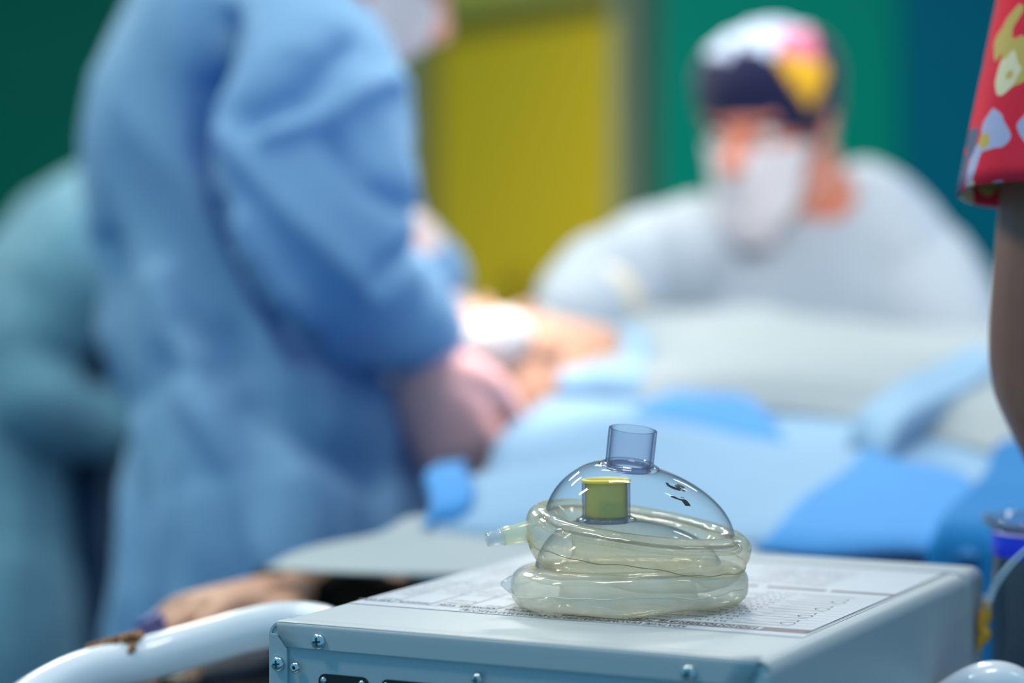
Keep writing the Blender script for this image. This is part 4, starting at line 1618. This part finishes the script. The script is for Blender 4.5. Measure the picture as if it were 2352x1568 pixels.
# deeper blue strip folds on it
sheet('surgical_drape', [P(1430, 985), P(1850, 1075), P(1700, 935), P(1600, 895)], .013, M_dblue, 3.3, .004, nu=40, nv=24, label='blue folded flap pointing up in the middle of the drapes', ridge=.003)
sheet('surgical_drape', [P(1720, 1290), P(2230, 1300), P(2235, 1140), P(1985, 1060)], .014, M_dblue, 7.3, .006, nu=40, nv=30, label='blue flap with a peaked corner just behind the lid of the grey box', ridge=.006)
sheet('surgical_drape', [P(2120, 1300), P(2500, 1300), P(2500, 1040), P(2300, 1085)], .022, M_ddeep, 9.1, .005, nu=30, nv=24, label='deep blue sheet behind the bottle with the blue band', ridge=.004, skirt=.25, skirt_sides=('f',))
# pale sheet heaped over the patient's body
sheet('surgical_drape', [P(1290, 905), P(2420, 1085), (1.20, 2.45), P(1330, 760)], .016, M_dpale, 4.4, .016, nu=90, nv=60, label='pale grey blue sheet heaped in front of the person with the printed cap', ridge=.010, freq=4, ang=.9, skirt=.25, skirt_sides=('b',))
sheet('surgical_drape', [P(1275, 925), P(1500, 935), P(1490, 800), P(1310, 815)], .024, M_dsky, 2.7, .006, nu=30, nv=24, label='light blue corner of cloth folded over the pale sheet beside the patient\'s head', ridge=.005)
sheet('surgical_drape', [P(1930, 1060), P(2040, 1090), P(2330, 900), P(2270, 850)], .026, M_dsky, 8.7, .006, nu=30, nv=30, label='narrow light blue band of cloth running diagonally over the pale sheet at the right', ridge=.004)
# light blue under-sheet hanging by the near glove
sheet('surgical_drape', [P(980, 1230), P(1085, 1200), P(1060, 1085), P(985, 1100)], .009, M_dblue, 6.0, .002, nu=16, nv=16, label='small bright blue drape corner beside the standing person\'s gown', ridge=.002)

# ================================================================= OPERATING TABLE
M_pad = mat('black_table_pad', (.012, .012, .012, 1), .5, bump=.2)
M_steel = mat('brushed_steel', (.55, .57, .58, 1), .3, 1.0)
tb = empty('operating_table', (.60, 2.04, 0))
tag(tb, 'black padded operating table under the drapes', 'operating table')
mt_ = Matrix.Translation((0, 0, 0)) @ Matrix.Rotation(math.atan2(ax.y, ax.x), 4, 'Z')
mb = MB()
mb.box((-.70, -.24, .90), (1.15, .24, .968), mt_)
bevel(mb.build('table_pad', M_pad, tb, smooth=False), .02, 3)
mb = MB()
mb.box((-.69, -.25, .86), (1.14, .25, .898), mt_)
mb.box((-.69, -.275, .865), (1.14, -.262, .893), mt_)
mb.box((-.69, .262, .865), (1.14, .275, .893), mt_)
mb.build('table_frame', M_steel, tb, smooth=False)
mb = MB()
mb.box((-.10, -.14, .12), (.28, .14, .858), mt_)
bevel(mb.build('column', M_steel, tb, smooth=False), .02)
mb = MB()
mb.box((-.45, -.22, 0), (.55, .22, .118), mt_)
bevel(mb.build('base', M_pad, tb, smooth=False), .03)
mb = MB()
a_, b_ = V((.10, 1.93, 1.0)), V((-.235, 1.57, 1.0))
dd = (b_ - a_)
ang_ = math.atan2(dd.y, dd.x)
mm = Matrix.Translation((a_.x - .60, a_.y - 2.04, 0)) @ Matrix.Rotation(ang_, 4, 'Z')
mb.box((0, -.075, .972), (dd.length, .075, 1.020), mm)
bevel(mb.build('arm_board', M_pad, tb, smooth=False), .015)
mb = MB()
mm = Matrix.Translation((-.60, -2.04, 0)) @ Matrix.Translation((.02, 2.30, 0))
mb.ball((.02 - .60, 2.30 - 2.04, 1.012), (.15, .13, .046))
mb.build('head_rest', M_pad, tb)

# ================================================================= TROLLEY WITH RAILS
M_rail = mat('white_enamelled_tube', rgb(222, 226, 234), .25, coat=.5)
tr = empty('equipment_trolley', (BX + .1, BY + .1, 0))
tag(tr, 'white equipment trolley with curved tubular handles carrying the grey box', 'trolley')
TL = V((BX + .1, BY + .1, 0))
Mi = Matrix.Translation(-TL)
Mbox = Matrix.Translation((BX, BY, 0)) @ Matrix.Rotation(BYAW, 4, 'Z')
SH = TOPZ - BH
mb = MB()
mb.box((-.05, -.02, SH - .024), (BW + .05, BD + .05, SH - .0005), Mi @ Mbox)
bevel(mb.build('top_shelf', M_rail, tr, smooth=False), .006)
mb = MB()
mb.box((-.05, -.02, .30), (BW + .05, BD + .05, .32), Mi @ Mbox)
bevel(mb.build('lower_shelf', M_rail, tr, smooth=False), .006)
for cx, cy in ((-.035, 0.0), (BW + .035, 0.0), (-.035, BD + .03), (BW + .035, BD + .03)):
    mb = MB()
    a = Mi @ Mbox @ V((cx, cy, .07))
    b = Mi @ Mbox @ V((cx, cy, SH - .02))
    mb.sweep([a, b], [.012, .012], n=16, sub=2)
    mb.build('post', M_rail, tr)
    mb = MB()
    mb.lathe([(.028, -.010), (.030, -.006), (.030, .006), (.028, .010)], 24, Matrix.Translation(Mi @ Mbox @ V((cx, cy, .031))) @ Matrix.Rotation(PI / 2, 4, 'X'), True, True)
    mb.build('caster', M_pad, tr)
lr = [(-40, 1720, 1.26), (20, 1650, 1.27), (95, 1592, 1.29), (200, 1543, 1.31), (340, 1510, 1.33), (465, 1476, 1.34), (570, 1447, 1.345), (660, 1432, 1.345), (745, 1442, 1.345), (810, 1490, 1.34), (835, 1590, 1.335), (840, 1750, 1.33), (840, 1850, 1.33)]
mb = MB()
mb.sweep([at(*q_) - TL for q_ in lr], [.0122] * len(lr), n=28, sub=8)
mb.build('handle', M_rail, tr)
rr_ = [(2000, 1900, 1.26), (2060, 1760, 1.26), (2130, 1665, 1.25), (2205, 1603, 1.24), (2275, 1573, 1.235), (2335, 1590, 1.235), (2385, 1650, 1.235), (2410, 1760, 1.235), (2415, 1900, 1.235)]
mb = MB()
mb.sweep([at(*q_) - TL for q_ in rr_], [.0125] * len(rr_), n=28, sub=8)
mb.build('handle', M_rail, tr)

# brown cord wrapped along the left handle
M_cord = mat('brown_cord', rgb(150, 102, 62), .8, bump=.6, bscale=200, var=.2, vscale=80)
mb = MB()
cpts = []
for k in range(26):
    s = k / 25
    px = 205 + 115 * s
    py = 1486 - 27 * s + 3 * math.sin(k * 1.9)
    cpts.append(at(px, py, 1.325 + .006 * math.sin(k * 1.3)))
mb.sweep(cpts, [.0022 + .0008 * math.sin(k * 2.1) for k in range(26)], n=8, sub=3)
mb.sweep([at(300, 1478, 1.322), at(305, 1486, 1.316), at(298, 1495, 1.314)], [.002, .0022, .0015], n=8)
oc = mb.build('cord', M_cord, loc=tuple(at(260, 1480, 1.325)))
tag(oc, 'brown cord lying along the white handle at the lower left', 'cord')

# ================================================================= BOTTLE, LINE AND CONNECTOR
bz = 1.375
bc = at(2425, 1300, bz)
rb_ = (at(2425, 1300, bz).x - at(2278, 1300, bz).x)
zt0 = at(2425, 1243, bz - rb_).z
zt1 = at(2425, 1292, bz - rb_).z
ztop_ = at(2425, 1222, bz - rb_).z
bot = empty('suction_jar', (bc.x, bc.y, SH - .10))
tag(bot, 'clear jar with a bright blue band at the right edge behind the white handle', 'jar')
B0z = SH - .10
M_jar = clear('clear_jar', (.30, .42, .50, 1), (.20, .55, .78, 1), body=(.08, .14, .18, 1), bodyamt=.55, bodyedge=.10, spec=1.2, power=4.0)
M_jarr = clear('clear_jar_rim', (.82, .9, .95, 1), (.5, .62, .7, 1), body=(.7, .75, .8, 1), bodyamt=.1, bodyedge=.25)
M_jblue = mat('bright_blue_band', rgb(0, 48, 224), .35)
mb = MB()
mb.lathe([(rb_ * .90, 0), (rb_ * .97, .01), (rb_ * .985, zt1 - B0z)], 56, None, True, False)
mb.build('vessel', M_jar, bot)
mb = MB()
mb.lathe([(rb_ * .985, zt1 - B0z), (rb_ * 1.0, zt1 - B0z + .001), (rb_ * 1.0, zt0 - B0z), (rb_ * .97, zt0 - B0z + .002), (rb_ * .95, zt0 - B0z)], 56)
mb.build('band', M_jblue, bot)
mb = MB()
mb.lathe([(rb_ * 1.0, zt0 - B0z), (rb_ * 1.04, zt0 - B0z + .008), (rb_ * 1.13, ztop_ - B0z + .001), (rb_ * 1.14, ztop_ - B0z + .0045), (rb_ * 1.10, ztop_ - B0z + .0045), (rb_ * 1.0, zt0 - B0z + .004)], 56)
mb.build('rim', M_jarr, bot)
# bracket tray for the jar, part of trolley
mb = MB()
mb.lathe([(rb_ * 1.1, B0z - .012), (rb_ * 1.12, B0z - .0005), (rb_ * .9, B0z - .0003)], 40, Matrix.Translation((bc.x - TL.x, bc.y - TL.y, 0)), True, True)
mb.box((-.01, -.006, B0z - .03), (.01, .006, B0z - .010), Matrix.Translation((bc.x - TL.x - rb_, bc.y - TL.y, 0)))
e0, e1 = V((bc.x - TL.x, bc.y - TL.y, B0z - .012)), Mi @ Mbox @ V((BW + .03, BD * .6, .86))
mb.sweep([e0, V((e1.x, e1.y, B0z - .012))], [.006, .006], n=10)
mb.build('jar_bracket', M_rail, tr)
M_line = clear('clear_soft_line', (.80, .90, .96, 1), (.40, .58, .72, 1), body=(.6, .8, .95, 1), bodyamt=.25, bodyedge=.45)
mb = MB()
lp = [at(2420, 1215, 1.24), at(2365, 1255, 1.25), at(2318, 1300, 1.27), at(2285, 1345, 1.30), at(2270, 1382, 1.31), at(2266, 1400, 1.315)]
mb.sweep(lp, [.0016, .0018, .0020, .0023, .0023, .0022], n=14)
ln = mb.build('infusion_line', M_line, loc=tuple(lp[-1]))
tag(ln, 'clear thin line crossing the jar and ending in an orange connector', 'tube')
mb = MB()
mb.sweep([at(2267, 1388, 1.315), at(2263, 1412, 1.315), at(2257, 1440, 1.315), at(2262, 1455, 1.315), at(2254, 1472, 1.315), at(2248, 1488, 1.315)], [.0028, .0036, .0030, .0036, .0026, .0012], n=16)
mb.build('connector', mat('orange_plastic', rgb(232, 158, 40), .35), ln)

# ================================================================= far left cabinet
M_cabw = mat('white_laminate', rgb(206, 210, 196), .4)
M_cabb = mat('blue_laminate', rgb(40, 140, 190), .4)
cb_ = empty('storage_cabinet', (-1.05, 3.75, 0))
tag(cb_, 'blue cabinet with a white top behind the stooping person at the left edge', 'cabinet')
cx1 = at(52, 600, 3.55).x + 1.05
cz = at(40, 572, 3.55).z
mb = MB()
mb.box((-.35, -.20, .06), (cx1 - .01, .20, cz - .045))
mb.build('body', M_cabb, cb_, smooth=False)
mb = MB()
mb.box((-.36, -.215, cz - .045), (cx1, .21, cz))
bevel(mb.build('worktop', M_cabw, cb_, smooth=False), .008)
mb = MB()
mb.box((-.33, -.18, 0), (cx1 - .03, .18, .06))
mb.build('plinth', M_pad, cb_, smooth=False)
for k in range(2):
    mb = MB()
    xa = -.34 + k * (cx1 + .33) / 2
    mb.box((xa + .005, -.216, .08), (xa + (cx1 + .33) / 2 - .005, -.202, cz - .06))
    dr = mb.build('door', M_cabb, cb_, smooth=False)
    mb = MB()
    mb.sweep([V((xa + .05, -.216, cz - .22)), V((xa + .05, -.235, cz - .22)), V((xa + .05, -.235, cz - .34)), V((xa + .05, -.216, cz - .34))], [.005] * 4, n=8)
    mb.build('door_handle', M_steel, dr)
